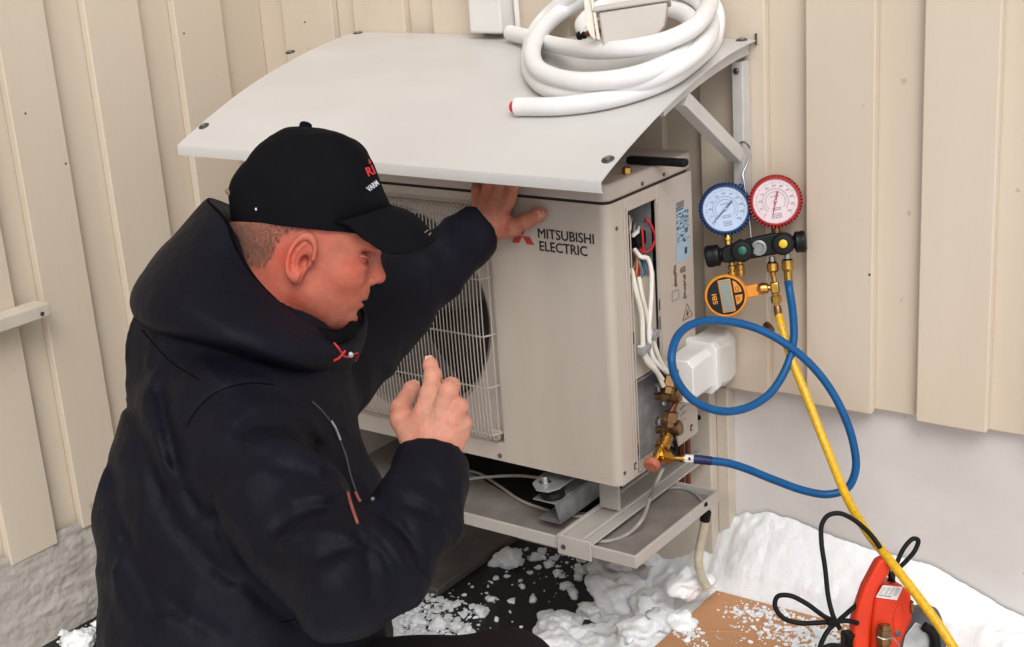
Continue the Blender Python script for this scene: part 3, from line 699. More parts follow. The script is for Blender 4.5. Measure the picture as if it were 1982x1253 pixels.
# the brass service tee screwed on the lower valve, as a thing of its own
sf = thing('service_tee', 'bright brass service tee with salmon cap between valve and blue hose', 'fitting', tuple(VX(1275, 880, .03)))
fit(VX(1292, 843, .026), VX(1279, 870, .030), [(0, .0085), (.1, .012), (.30, .0125), (.35, .0100), (.5, .0135), (.88, .0128), (.92, .007), (1, .007)], M['brass'], 'knurled_nut', sf)
fit(VX(1281, 864, .030), VX(1262, 898, .032), [(0, .0070), (.5, .0076), (.55, .0055), (.75, .0055), (.78, .0085), (1, .0085)], M['brass'], 'tee_body', sf)
fit(VX(1265, 893, .032), VX(1259, 905, .033), [(0, .0120), (.25, .0145), (.85, .0145), (1, .012)], M['coppertip'], 'end_cap', sf)
fit(VX(1272, 880, .032), VX(1302, 888, .046), [(0, .006), (.15, .006), (.18, .013), (.65, .0135), (.7, .009), (.9, .009), (.93, .006), (1, .006)], M['brass'], 'side_nut', sf, 8)

# feet, mounts, rail under the unit
fc = at(1072, 935, 2, -.020)
ft = MB().prism([at(u, v_, 2, -.020) for u, v_ in [(1030, 935), (1038, 948), (1060, 952), (1083, 945), (1112, 924), (1080, 912), (1052, 914)]], (0, 0, -1), .003).build('foot', M['galv'], hp, bevel=.001)
MB().lathe(at(1055, 934, 2, -.020), (0, 0, 1), [(0, .012), (.002, .012), (.0025, .007), (.008, .0065), (.012, .005)], 6).build('bolt', M['steel'], ft)
rc = at(1068, 941, 2, -.024)
tag(MB().lathe((rc[0]-.002, rc[1]+.004, -.0235), (0, 0, -1), [(0, .021), (.003, .0235), (.011, .020), (.019, .0235), (.022, .022)], 28).build('rubber_mount', M['rubber']), 'round black rubber mount under the bolted foot of the heat pump', 'mount')
chn = thing('mounting_rail', 'folded galvanised steel rail lying across the tray under the heat pump', 'rail', (rc[0], -.3, -.05))
xa = rc[0]; ya = rc[1]-.02
MB().box((xa-.030, ya, -.0490), (xa+.020, -.02, -.0465)).build('rail_top', M['galv'], chn, bevel=.001)
MB().prism([(xa+.018, ya, -.0495), (xa+.018, ya+.012, -.092), (xa+.018, -.02, -.092), (xa+.018, -.02, -.0495)], (1, 0, 0), .0025).build('rail_flange', M['galv'], chn)
MB().box((xa-.030, ya+.015, -.0945), (xa+.0175, -.02, -.0925)).build('rail_base', M['galv'], chn)
c2 = MB(); c2.box((-.74, ya, -.0945), (-.69, -.02, -.0465)); c2.build('rear_rail', M['galv'], chn) if False else None
tag(MB().box((-.73, -.42, -.117), (-.69, -.03, -.0035)).build('support_block', M['trim']), 'painted support block under the far left end of the heat pump', 'block')

# ================================================================ DRIP TRAY
tr = thing('drip_tray', 'pale metal drip tray with raised rim under the heat pump', 'tray', (-.35, -.29, -.12))
TX0, TX1, TY0, TY1 = -.80, .056, -.448, -.142
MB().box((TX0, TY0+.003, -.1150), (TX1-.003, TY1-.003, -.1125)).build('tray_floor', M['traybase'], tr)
def lip(lo, hi): MB().box(lo, hi).build('tray_rim', M['tray'], tr, bevel=.0015)
lip((TX0, TY0, -.1225), (TX1, TY0+.006, -.0990)); lip((TX1-.006, TY0+.0061, -.1224), (TX1, TY1-.0001, -.0991)); lip((TX0, TY1-.005, -.122), (TX1-.0061, TY1, -.0992)); lip((TX0-.003, TY0+.01, -.12), (TX0, TY1-.006, -.099))
arm = MB(); arm.box((-.104, TY0-.006, -.1005), (-.033, -.002, -.0965)); arm.box((-.104, TY0-.004, -.0964), (-.096, -.002, -.0900)); arm.box((-.060, TY0-.004, -.0964), (-.052, -.002, -.0915)); arm.box((-.104, TY0-.0065, -.1280), (-.033, TY0-.0015, -.0901))
ar = arm.build('support_arm', M['tray'], tr, bevel=.0015)
MB().lathe((-.0905, TY0-.006, -.112), (0, -1, 0), [(0, .0050), (.002, .005), (.003, .003)], 8).build('bolt', M['screw'], ar)
up = at(1182, 985, 2, -.090)
MB().box((up[0]-.022, up[1]-.002, -.0899), (up[0]+.020, up[1]+.004, -.0032)).build('upright', M['tray'], ar, bevel=.001)
tag(MB().prism([at(u, v_, 2, -.1118) for u, v_ in [(860, 893), (905, 912), (944, 934), (1004, 970), (1070, 988), (1140, 992), (1165, 982), (1225, 952), (1200, 915), (1100, 890), (950, 862)]], (0, 0, 1), .0015).build('shade_sheet', M['rubber'], smooth=0), 'thin black sheet added for the shade and wet on the tray beneath the heat pump', 'shade sheet')  # black sheet standing in for shade and wet on the tray floor
# cables in the tray
def trc(pts, z, r=.0030): return MB().tube(spline([at(u, v_, 2, z if w is None else w) for u, v_, w in pts], 8), r, 8)
hc = thing('heating_cable', 'thin grey heating cable looped along the drip tray', 'cable', (-.2, -.35, -.11))
MB().tube(spline([VX(1284, 905, .03), at(1270, 935, 0, .02), at(1258, 965, 2, -.075), at(1240, 1010, 2, -.088), at(1215, 1034, 2, -.108), at(1180, 1047, 2, -.109), at(1150, 1049, 2, -.109)], 8), .0036, 8).build('cable_run', M['grey_cable'], hc)
trc([(1362, 977, None), (1348, 958, None), (1320, 945, None), (1290, 946, None), (1262, 962, None), (1225, 990, None), (1190, 1003, None)], -.1095).build('cable_run', M['grey_cable'], hc)
trc([(1140, 1000, None), (1105, 999, None), (1060, 988, None), (1010, 970, None), (965, 940, None), (930, 918, None), (890, 908, None), (850, 905, None)], -.108).build('cable_run', M['grey_cable'], hc)
trc([(1045, 925, -.06), (1000, 921, -.07), (950, 923, -.08), (900, 929, -.09), (860, 940, -.1)], -.1).build('cable_run', M['grey_cable'], hc)
MB().lathe(at(1363, 978, 2, -.108), (0, 0, 1), [(0, .007), (.006, .006)], 10).build('cable_gland', M['rubber'], hc)
# drain hose with ribs
dh = thing('drain_hose', 'beige ribbed drain hose hanging from the tray into the snow', 'hose', tuple(aty(1360, 1060, -.16)))
pth = spline([aty(1366, 1000, -.155), aty(1361, 1030, -.158), aty(1354, 1065, -.162), aty(1352, 1090, -.166), aty(1358, 1115, -.17), aty(1370, 1140, -.17)], 14)
MB().tube(pth, [(.0092 if i % 2 else .0074) for i in range(len(pth))], 14).build('ribbed_pipe', M['drain'], dh, smooth=80)
MB().cyl(aty(1367, 990, -.154), aty(1364, 1008, -.156), .010, .010, 14).build('collar', M['rubber'], dh)
# brown pipes rising behind the unit
pp = thing('pipe_bundle', 'brown insulated pipes standing behind the lower corner of the heat pump', 'pipes', tuple(aty(1322, 900, -.06)))
for u in (1309, 1319, 1331):
    MB().tube([aty(u, 845, -.06), aty(u+1, 960, -.06)], .0055, 10).build('pipe', M['copper'], pp)
# brass nut and black tool on the lid
bn = at(1213, 329, 2, .548)
tag(MB().lathe((bn[0], bn[1], .5418), (0, 0, 1), [(0, .0085), (.010, .0085), (.012, .006)], 6).build('brass_nut', M['brass']), 'small brass nut standing on the heat pump lid below the canopy edge', 'nut')
A = at(1215, 309, 2, .549); Bb = at(1330, 316, 2, .549)
tg = thing('tool_handle', 'black rubber tool handle lying on the back corner of the lid', 'tool', tuple((A+Bb)/2))
d = Bb-A; n_ = nrm(np.cross(d, (0, 0, 1)))
MB().obox((A+Bb)/2, d/2, n_*.010, (0, 0, .0065)).build('grip', M['rubber'], tg, bevel=.005)
MB().obox(Bb - nrm(d)*.010, nrm(d)*.008, n_*.0065, (0, 0, .0068)).build('grip_end', M['gloss_black'], tg, bevel=.002)
# ================================================================ SNOW AND GROUND THINGS
MB().box((-1.15, -.262, GZ-.02), (-.562, .040, -.414)).build('paving_slab', M['slab'], kind='structure', bevel=.004)
ctl = np.array([(-.9,.04,-.47),(-.7,.04,-.47),(-.5,.04,-.46),(-.33,.04,-.425),(-.24,.04,-.39),(-.15,.04,-.345),(-.09,.04,-.29),(-.027,.04,-.24),(.08,.04,-.212),(.236,.04,-.240),(.4,.04,-.250),(.547,.04,-.305),(.7,.04,-.34),(1,.04,-.36),(1.6,.04,-.38),
  (.03,-.03,-.30),(.15,-.03,-.29),(.3,-.03,-.30),(.5,-.03,-.31),(-.02,-.035,-.345),
  (-.18,-.04,-.395),(-.3,-.05,-.44),(-.42,-.05,-.455),(0,-.075,-.372),(-.04,-.2,-.385),(-.03,-.3,-.385),(-.12,-.12,-.400),(-.1,-.3,-.405),(-.2,-.28,-.42),(-.27,-.15,-.44),(-.32,-.24,-.445),(-.45,-.3,-.46),(-.57,-.42,-.43),(-.45,-.44,-.432),(-.3,-.40,-.425),(-.55,-.1,-.48),(-.6,-.3,-.455),(-.9,-.3,-.47),(-.9,-.6,-.46),(-1.1,-.7,-.45),(-1.1,-.9,-.425),(-1.0,-1.2,-.42),
  (.15,-.09,-.365),(.3,-.09,-.352),(.45,-.12,-.345),(.62,-.1,-.335),(.62,-.3,-.35),(.8,-.2,-.345),(.1,-.3,-.385),(.3,-.3,-.385),(.5,-.35,-.385),(.1,-.6,-.39),(.4,-.6,-.39),(-.2,-.6,-.41),(-.6,-.6,-.42),(0,-1,-.41),(.6,-1,-.40),(1.1,-.5,-.37),(1.6,-.5,-.39),(1.6,-1.4,-.41),(-.6,-1.4,-.42),(.5,-1.5,-.42)])
_D = np.sqrt((ctl[:, None, 0]-ctl[None, :, 0])**2 + (ctl[:, None, 1]-ctl[None, :, 1])**2 + .0009); _n = len(ctl)
_A = np.zeros((_n+1, _n+1)); _A[:_n, :_n] = _D + np.eye(_n)*-.004; _A[:_n, _n] = 1; _A[_n, :_n] = 1
RW = np.linalg.solve(_A, np.append(ctl[:, 2], 0))
def snow_base(X, Y):
    D = np.sqrt((X[..., None]-ctl[:, 0])**2 + (Y[..., None]-ctl[:, 1])**2 + .0009); return D @ RW[:-1] + RW[-1]
def snow_h(X, Y):
    z = snow_base(X, Y); P = np.stack([X, Y, 0*X], -1)
    rough = np.clip((-.22 - X)*-6, 0, 1)
    calm = np.clip((X-.02)*6, 0, 1)*np.clip((Y+.12)*9, 0, 1)
    a = 1 - .92*calm
    z = z + a*(.016*vnoise(P, 9, 1) + .012*np.abs(vnoise(P, 21, 2)) + .006*vnoise(P, 55, 3)) + .0035*vnoise(P, 34, 6)*(1-.7*calm) + (.0030*vnoise(P, 75, 7) + .0022*vnoise(P, 150, 4))*(1-.5*calm)
    card = (X > -.006)*(Y < -.058)*(X < .67); z = np.where(card > 0, np.minimum(z, -.371), z)
    return z
st = .0048
gx = np.arange(-1.16, 1.3, st); gy = np.arange(-1.0, .0405, st)
Xg, Yg = np.meshgrid(gx, gy, indexing='ij'); Zg = snow_h(Xg, Yg)
V = np.stack([Xg, Yg, Zg], -1).reshape(-1, 3); a_, b_ = Xg.shape
ii, jj = np.meshgrid(np.arange(a_-1), np.arange(b_-1), indexing='ij'); i0 = (ii*b_+jj).ravel()
Q = np.stack([i0, i0+b_, i0+b_+1, i0+1], -1)
keep = (V[Q, 2].max(1) > GZ-.004); Q = Q[keep]
o = link('snow_cover', mesh_np('snow_cover', V, Q, M['snow'])); tag(o, kind='structure')
mb = MB(); mb.box((-6, -9, -.5), (6, -1.001, -.418)); mb.box((1.295, -1.0005, -.5), (6, .9, -.40)); mb.box((-1.155, -9, -.5), (-1.15, -1.002, -.43))
tag(mb.build('snow_field', M['snow'], smooth=0), kind='structure')
MB().box((-60, -60, -.9), (60, 60, -.75)).build('far_ground', M['snow'], kind='structure', smooth=0)

def rock(name, c, r, seed, mt, parent=None, flat=.7, sub=3, amp=.35, fr=1.6, **kw):
    bm = bmesh.new(); bmesh.ops.create_icosphere(bm, subdivisions=sub, radius=1)
    co = np.array([v.co[:] for v in bm.verts]); n = vnoise(co+seed*3.1, fr, seed)*amp + vnoise(co+seed, fr*2.7, seed+1)*amp*.45 + vnoise(co, fr*6, seed+2)*amp*.16
    co = co*(1+n)[:, None]; co[:, 2] *= flat; rs = random.Random(seed); an = rs.uniform(0, 6); st_ = rs.uniform(.75, 1.3)
    Rz = np.array([[math.cos(an), -math.sin(an), 0], [math.sin(an), math.cos(an), 0], [0, 0, 1]]); co = (co*[st_, 1/st_, 1]) @ Rz.T
    for v, p in zip(bm.verts, co*r + np.array(c)): v.co = p
    me = bpy.data.meshes.new(name); bm.to_mesh(me); bm.free(); me.materials.append(mt); me.shade_smooth()
    return tag(link(name, me, parent), **kw)
lumps = [(982,1083,37,'large snow lump lying alone on the black ground under the tray'),
 (1080,1212,48,'big pointed snow lump right beside the bent knee'), (1195,1150,58,'broad snow lump in the middle of the broken snow'),
 (1335,1128,40,'tall snow lump just left of the cardboard tip'), (1075,1248,36,'snow lump cut by the bottom edge beside the knee'), (1130,1222,26,'small grey snow lump behind the big pointed one'),
 (1265,1175,40,'wide snow lump between the broad lump and the cardboard'), (1310,1205,38,'snow lump touching the left edge of the cardboard'), (1240,1225,42,'front snow lump below the wide lump near the bottom edge'), (1150,1180,28,'mid sized snow lump between the pointed lump and the broad lump'), (1160,1105,26,'shaded snow lump just below the bolted tray arm'), (1215,1095,30,'shaded snow lump under the front corner of the tray'), (1270,1080,30,'shaded snow lump beneath the right rim of the tray'), (1110,1150,15,None), (1096,1135,13,None),
 (1032,1162,10,None), (950,1160,9,None), (1035,1080,13,None), (1062,1092,12,None), (1050,1068,10,None), (840,1130,11,'upright sliver of snow on the brown slab beside the sleeve'), (868,1172,11,None), (930,1185,15,None), (850,1208,18,None), (885,1215,16,None), (812,1205,16,None), (900,1232,26,'largest snow lump between the elbow and the knee'), (845,1240,24,'snow lump just left of the largest one by the elbow'),
 (1120,1118,12,None), (1078,1110,9,None), (1010,1135,7,None), (960,1120,6,None), (1145,1060,14,None), (1180,1068,15,None), (155,1240,34,'flat snow lump at the foot of the rough foundation'), (120,1225,11,'small snow lump left of the flat one by the rough foundation'), (187,1208,10,'small snow lump against the back of the jacket on the left')]
for k, (u, v_, r, lab) in enumerate(lumps):
    p = at(u, v_, 2, GZ+.012)
    if p[1] > .02: p = aty(u, v_, .01)
    zz = float(snow_h(np.array([p[0]]), np.array([p[1]]))[0]); zz = max(zz, GZ)
    rr = r*2.75/2776*1.0
    p = at(u, v_, 2, max(zz + rr*.30, GZ+rr*.35))
    rock('snow_lump', p, rr, 10+k, M['snow'], flat=.62 if rr > .02 else .8, sub=4 if rr > .025 else 3, amp=.42, label=lab or 'one of the small loose snow lumps scattered on the black ground', cat='snow lump', group='loose snow lumps on the ground')
# small crumbs of snow: nobody could count them
mb = MB(); rc_ = random.Random(11)
ico = [(0,0,1),(.894,0,.447),(.276,.851,.447),(-.724,.526,.447),(-.724,-.526,.447),(.276,-.851,.447),(.724,.526,-.447),(-.276,.851,-.447),(-.894,0,-.447),(-.276,-.851,-.447),(.724,-.526,-.447),(0,0,-1)]
icf = [(0,1,2),(0,2,3),(0,3,4),(0,4,5),(0,5,1),(1,6,2),(2,7,3),(3,8,4),(4,9,5),(5,10,1),(6,7,2),(7,8,3),(8,9,4),(9,10,5),(10,6,1),(11,7,6),(11,8,7),(11,9,8),(11,10,9),(11,6,10)]
def crumb(mb, p, r):
    sx, sy, sz = (rc_.uniform(.6, 1.4) for _ in range(3)); an = rc_.uniform(0, 6); ca_, sa_ = math.cos(an), math.sin(an); J = [rc_.uniform(.62, 1.35) for _ in ico]; mb.add([(p[0]+r*J[i]*(sx*a*ca_-sy*b*sa_), p[1]+r*J[i]*(sx*a*sa_+sy*b*ca_), p[2]+r*sz*.6*c*J[i]) for i, (a, b, c) in enumerate(ico)], icf)
for _ in range(1050):
    q = rc_.random()
    if q < .72: u, v_ = rc_.gauss(820, 48), rc_.gauss(1200, 28)
    elif q < .80: u, v_ = rc_.gauss(1090, 40), rc_.gauss(1085, 18)
    elif q < .84: u, v_ = rc_.uniform(850, 1080), rc_.uniform(1110, 1220)
    else: u, v_ = rc_.gauss(150, 40), rc_.gauss(1225, 12)
    p = at(u, v_, 2, GZ)
    if p[1] > .035 or (p[0] < -.56 and p[1] > -.26 and rc_.random() < .85): continue
    if p[0] < -1.15: continue
    z = max(GZ, float(snow_h(np.array([p[0]]), np.array([p[1]]))[0])); r = rc_.choice([.0012, .0018, .0025, .0035, .005, .008])*rc_.uniform(.7, 1.2)
    crumb(mb, (p[0], p[1], z+r*.3), r)
mb.build('snow_crumbs', M['snow'], kind='stuff', smooth=50)

# cardboard
cb = thing('cardboard_sheet', 'brown cardboard sheet lying on the snow, dusted with snow bits', 'cardboard', (.35, -.35, -.36))
MB().box((.004, -.90, -.368), (.66, -.068, -.360)).build('sheet', M['card'], cb, bevel=.0015)
mb = MB()
def oncard(u, v_): return at(u, v_, 2, -.360)
pts = []
for (cu, cv, n, su, sv, rm) in [(1330, 1218, 70, 13, 12, .0062), (1480, 1190, 110, 34, 7, .005), (1530, 1225, 190, 42, 14, .005), (1445, 1180, 50, 20, 8, .003), (1590, 1235, 150, 25, 16, .006), (1395, 1148, 20, 12, 4, .002), (1350, 1250, 16, 14, 5, .003), (1425, 1212, 14, 6, 3, .0028), (1400, 1240, 25, 50, 8, .0015), (1640, 1250, 50, 30, 12, .005)]:
    for _ in range(n):
        p = oncard(rc_.gauss(cu, su), rc_.gauss(cv, sv))
        if p[0] < .01 or p[1] > -.075 or p[0] > .65: continue
        crumb(mb, (p[0], p[1], -.3597), rm*rc_.uniform(.3, 1.1))
mb.build('snow_dust', M['snow'], cb, kind='stuff', smooth=50)
path = spline([oncard(1372, 1222), oncard(1420, 1223), oncard(1480, 1232), oncard(1540, 1253), oncard(1580, 1275)], 8)
MB().tube([p + np.array([0, 0, -.0006]) for p in path], .0022, 6).build('crease', M['card'], cb)

# ================================================================ COILED PIPES ON THE CANOPY
def cpath(pts): 
    out = []
    for u, v_, l in pts:
        p = canopy_hit(u, v_, l)
        if p is None or p[1] > -.03: p = aty(u, v_, -.035)
        out.append(p)
    return out
def fullsp(pts, n=10): return spline(pts, n)
r1 = .0158
# in plan, loops are ellipses lying on the canopy; pixels only fix the plan points on the sheet
A_ = [(1000,207,.017),(1091,205,.017),(1187,190,.017),(1283,158,.017),(1345,116,.017),(1383,70,.018),(1384,22,.02),(1350,-22,.03),(1285,-45,.03),(1190,-40,.03),(1110,-8,.03),(1052,40,.022),(1026,100,.019),(1034,150,.018),(1075,176,.019),(1140,180,.022),(1219,166,.030),(1299,134,.042),(1356,92,.050),(1374,40,.052),(1345,-6,.052),(1270,-30,.052),(1170,-18,.052),(1092,20,.050),(1045,62,.046),(1030,108,.044),(1050,140,.044),(1123,158,.046),(1219,149,.050),(1290,124,.052),(1330,95,.052),(1345,55,.052),(1310,20,.05),(1240,5,.05),(1172,12,.05),(1130,45,.048),(1140,66,.046)]
ca = thing('insulated_pipe_coil', 'coil of white foam insulated pipe on the canopy ending in a red plug', 'pipe coil', tuple(canopy_hit(1200, 90)))
pa = fullsp(cpath(A_)); MB().tube(pa, r1, 18).build('foam_pipe', M['white_ins'], ca, smooth=60)
MB().lathe(pa[0], pa[0]-pa[3], [(-.002, .0095), (.009, .0095), (.012, .006)], 16).build('red_plug', M['redcap'], ca)
B2 = [(988,64,.018),(1020,72,.020),(1060,84,.028),(1110,94,.050),(1160,98,.074),(1225,93,.086),(1285,80,.088),(1335,58,.088),(1366,25,.088),(1365,-15,.088),(1320,-50,.086),(1250,-64,.086),(1160,-50,.080),(1098,-15,.078),(1060,30,.076),(1050,75,.074)]
cb2 = thing('insulated_pipe', 'white foam insulated pipe crossing over the coil toward the white duct', 'pipe', tuple(canopy_hit(1100, 95)))
pb = fullsp(cpath(B2[:-4])); MB().tube(pb, .0152, 18).build('foam_pipe', M['white_ins'], cb2, smooth=60)
pe = canopy_hit(1128, 68, .045); pd = nrm(canopy_hit(1150, 62, .05)-pe)
cp_ = MB().tube([pe - pd*.002, pe+pd*.05], .0052, 12).build('copper_core', M['copper'], ca)
MB().lathe(pe-pd*.010, pd, [(0, .007), (.002, .0078), (.015, .0078), (.017, .006)], 16).build('black_cap', M['rubber'], ca)
# beige cover tub lying in the coil
sc = thing('service_cover', 'beige plastic service cover standing in the middle of the white pipe coil', 'cover', tuple(canopy_hit(1220, 80, .08)))
O_ = canopy_hit(1222, 60, .105); N_ = nrm((.42, -.80, .25))
def CP(u, v_, off=0.0): return onpl(u, v_, O_+N_*off, N_)
face = [CP(1158, 24), CP(1292, 3), CP(1287, 50), CP(1270, 74), CP(1168, 98)]
mb = MB(); mb.prism(face, -N_, .055); mb.build('cover_tub', M['beige_plastic'], sc, bevel=.004)
mb = MB(); mb.prism([CP(1146, 24, .004), CP(1150, 12, .004), CP(1296, -12, .004), CP(1297, 1, .004)], -N_, .066); mb.build('cover_rim', M['beige_plastic'], sc, bevel=.003)
mb = MB(); mb.prism([CP(1128, -20, -.004), CP(1139, -20, -.004), CP(1148, 30, -.004), CP(1153, 78, -.004), CP(1143, 70, -.004), CP(1134, 50, -.004)], -N_, .004); mb.build('cover_flange', M['cream_cable'], sc, bevel=.001)
mb = MB(); mb.prism([CP(1139, -20, .001), CP(1146, -20, .001), CP(1154, 30, .001), CP(1162, 78, .001), CP(1155, 76, .001), CP(1148, 30, .001)], -N_, .003); mb.build('cover_flange', M['cream_cable'], sc, bevel=.001)

# white duct elbow at the side of the unit
we = thing('duct_end', 'white plastic duct outlet pointing from the wall to the brass valves', 'duct', tuple(aty(1380, 690, -.06)))
def chamf(c, w, h, ch):
    cx, cz = c; return [(cx-w+ch, cz-h), (cx+w-ch, cz-h), (cx+w, cz-h+ch), (cx+w, cz+h-ch), (cx+w-ch, cz+h), (cx-w+ch, cz+h), (cx-w, cz+h-ch), (cx-w, cz-h+ch)]
def loft(rings, name, mt, parent, bev=.002):
    m2 = MB(); k = len(rings[0]); vs = [p for r in rings for p in r]; fs = []
    for i in range(len(rings)-1):
        for j in range(k): j2 = (j+1) % k; fs.append((i*k+j, (i+1)*k+j, (i+1)*k+j2, i*k+j2))
    fs.append(tuple(range(k))); fs.append(tuple(range((len(rings)-1)*k, len(rings)*k))[::-1])
    return m2.add(vs, fs).build(name, mt, parent, bevel=bev, smooth=30)
def ring_at(c, y, w, h, ch, tilt=0): return [(x, y - tilt*(z-c[1]), z) for x, z in chamf(c, w, h, ch)]
c0_ = np.array(aty(1388, 690, -.06)); c1_ = np.array(aty(1362, 702, -.13)); c2_ = np.array(aty(1330, 727, -.20))
loft([ring_at((aty(1392, 684, -.006)[0], aty(1392, 684, -.006)[2]), -.006, .036, .052, .016), ring_at((c0_[0], c0_[2]), -.075, .038, .050, .014), ring_at((c1_[0], c1_[2]), -.135, .036, .047, .012)], 'duct_body', M['white_plastic'], we, .003)
loft([ring_at((c1_[0], c1_[2]), -.1355, .039, .050, .012), ring_at((c1_[0]+.0, c1_[2]-.001), -.152, .039, .050, .012)], 'duct_collar', M['white_plastic'], we, .002)
loft([ring_at((c1_[0]-.001, c1_[2]-.002), -.1525, .031, .042, .011), ring_at((c2_[0], c2_[2]), -.232, .030, .040, .011)], 'duct_sleeve', M['white_plastic'], we, .002)

# ================================================================ MANIFOLD GAUGE SET
GO = aty(1462, 485, -.062); GN = nrm((.36, -.88, .20))
def G(u, v_, off=0.0): return onpl(u, v_, GO+GN*off, GN)
GE = nrm(G(1550, 466)-G(1375, 497)); GU = np.cross(GN, GE)*-1; GU = nrm(GU if GU[2] > 0 else -GU)
mg = thing('manifold_gauge_set', 'black refrigerant manifold with a blue gauge and a red gauge hooked on the bracket', 'gauge set', tuple(GO))
body = MB()
outl = [G(u, v_, .014) for u, v_ in [(1393, 487), (1402, 477), (1425, 470), (1452, 461), (1500, 451), (1520, 451), (1532, 456), (1536, 468), (1532, 484), (1520, 490), (1480, 497), (1440, 504), (1412, 509), (1398, 509)]]
body.prism(outl, -GN, .030); mbody = body.build('manifold_body', M['gloss_black'], mg, bevel=.004)
def knob(pa, pb, r, name='hand_knob'):
    pa, pb = np.array(pa), np.array(pb); L = np.linalg.norm(pb-pa)
    return MB().lathe(pa, pb-pa, [(0, r*.55), (.2*L, r*.6), (.3*L, r*.92), (.42*L, r), (.55*L, r*.94), (.7*L, r), (.92*L, r*.97), (L, r*.8)], 28).build(name, M['gloss_black'], mg, smooth=40)
knob(G(1403, 492), G(1366, 498), .0205); knob(G(1530, 470), G(1561, 467), .0200)
for (u, v_, r, m1) in [(1437, 485, .0205, 'green'), (1516, 472, .0200, 'yellowcap')]:
    k_ = MB().lathe(G(u, v_, .012), GN, [(0, r*.9), (.004, r), (.012, r), (.016, r*.82), (.017, r*.4)], 32).build('face_knob', M['gloss_black'], mg)
    for t in range(16):
        a = 2*math.pi*t/16; c = G(u, v_, .018) + r*.99*(math.cos(a)*GE+math.sin(a)*GU); MB().obox(c, GN*.005, GE*.0012, GU*.0012).build('grip_rib', M['rubber'], k_) if t % 2 == 0 else None
    MB().lathe(G(u, v_, .0285), GN, [(0, .0075), (.003, .0075), (.004, .006)], 20).build('colour_cap', M[m1], k_)
sg = MB().lathe(G(1469, 480, .013), GN, [(0, .014), (.004, .014), (.005, .0125), (.005, .0095), (.002, .009), (.002, 0.0001)], 28, cap=False).build('sight_glass_ring', M['galv'], mg)
MB().lathe(G(1469, 480, .0145), GN, [(0, .009), (.0008, .008)], 20).build('sight_glass', M['lcd'], sg)
NG = nrm(.55*nrm(CAM-GO) + .45*GN)
def gauge(cu, cv, r, rubm, dm, needle, nm, off, label):
    c = G(cu, cv, off); e1 = nrm(GE - np.dot(GE, NG)*NG); e2 = np.cross(NG, e1); e2 = e2 if e2[2] > 0 else -e2
    bz = MB().lathe(c, NG, [(-.030, r*.80), (-.028, r*.90), (-.006, r*.95), (.004, r*.95), (.0065, r*.90), (.0065, r*.855), (.003, r*.845)], 56, cap=True)
    b = bz.build('gauge_boot', rubm, mg, smooth=35)
    base = None; m3 = []
    for t in range(46):
        a = 2*math.pi*t/46; rd = math.cos(a)*e1+math.sin(a)*e2; tg_ = -math.sin(a)*e1+math.cos(a)*e2
        MB().obox(c + rd*r*.965 - NG*.011 , NG*.0150 + tg_*.0045, tg_*.0013, rd*r*.052).build('boot_ridge', rubm, b)
    dl = MB().lathe(c+NG*.0034, NG, [(0, r*.845), (.0002, r*.84)], 56).build('dial', dm, b, smooth=0)
    # dial print
    pr = MB(); D0 = c + NG*.0041
    def P2(x, y, o=0): return D0 + NG*o + e1*x*r + e2*y*r
    def tick(a, r0, r1_, w): 
        d_ = np.array([math.cos(a), math.sin(a)]); t_ = np.array([-d_[1], d_[0]])*w; p_, q_ = d_*r0, d_*r1_
        pr.add([P2(*(p_-t_)), P2(*(q_-t_)), P2(*(q_+t_)), P2(*(p_+t_))], [(0, 1, 2, 3)])
    for k in range(61):
        a = math.radians(225 - 270*k/60); tick(a, .70, .735 if k % 5 else .76, .005 if k % 5 else .009)
    for rr_ in (.48, .36):
        for k in range(40):
            a = math.radians(225-270*k/40); a2 = math.radians(225-270*(k+1)/40)
            pr.add([P2(rr_*math.cos(a), rr_*math.sin(a)), P2((rr_+.014)*math.cos(a), (rr_+.014)*math.sin(a)), P2((rr_+.014)*math.cos(a2), (rr_+.014)*math.sin(a2)), P2(rr_*math.cos(a2), rr_*math.sin(a2))], [(3, 2, 1, 0)])
    rg = random.Random(4)
    for k in range(26):
        a = math.radians(225-270*k/26); rr_ = .42; tick(a, rr_, rr_+.03, .006)
    for y in (-.50, -.57, -.64, -.34, -.27, .18):
        for k in range(5):
            x = -.16+.07*k+rg.uniform(-.01, .01); pr.add([P2(x, y), P2(x+.045, y), P2(x+.045, y+.035), P2(x, y+.035)], [(0, 1, 2, 3)])
    pr.build('dial_print', nm, dl, smooth=0, kind='stuff')
    for k in range(0, 11):
        a = math.radians(225-27*k); p_ = P2(.60*math.cos(a)-.045, .60*math.sin(a)-.04, .0001)
        text('dial_number', str(k*(50 if r > .0 else 20)), r*.075, p_, e1, e2, nm, dl, off=.0002)
    n0, n1 = needle; c3 = onpl(*n0, D0+NG*.002, NG); c4 = onpl(*n1, D0+NG*.002, NG); d_ = nrm(c4-c3); w_ = np.cross(NG, d_)
    ctr = D0+NG*.002
    nd = MB(); nd.prism([c3-w_*.0004, c3+w_*.0004, c4+w_*.0017, c4-w_*.0017], NG, .0006); nd.build('needle', M['needle'] if rubm is M['blue_rub'] else M['print_pink'], dl, smooth=0)
    MB().lathe(ctr, NG, [(0, .0028), (.0016, .0026), (.002, .001)], 14).build('needle_hub', M['galv'], dl)
    return c
r_b = .0475
cB = gauge(1404, 405, r_b, M['blue_rub'], M['dial'], ((1379, 433), (1417, 389)), M['print_grey'], .006, '')
cR = gauge(1501, 390, .0470, M['red_rub'], M['dialr'], ((1495, 424), (1505, 370)), M['print_grey'], .012, '')
MB().lathe(G(1434, 361, .0), NG, [(0, .0055), (.006, .0055), (.008, .003)], 12).build('boot_tab', M['blue_rub'], mg)
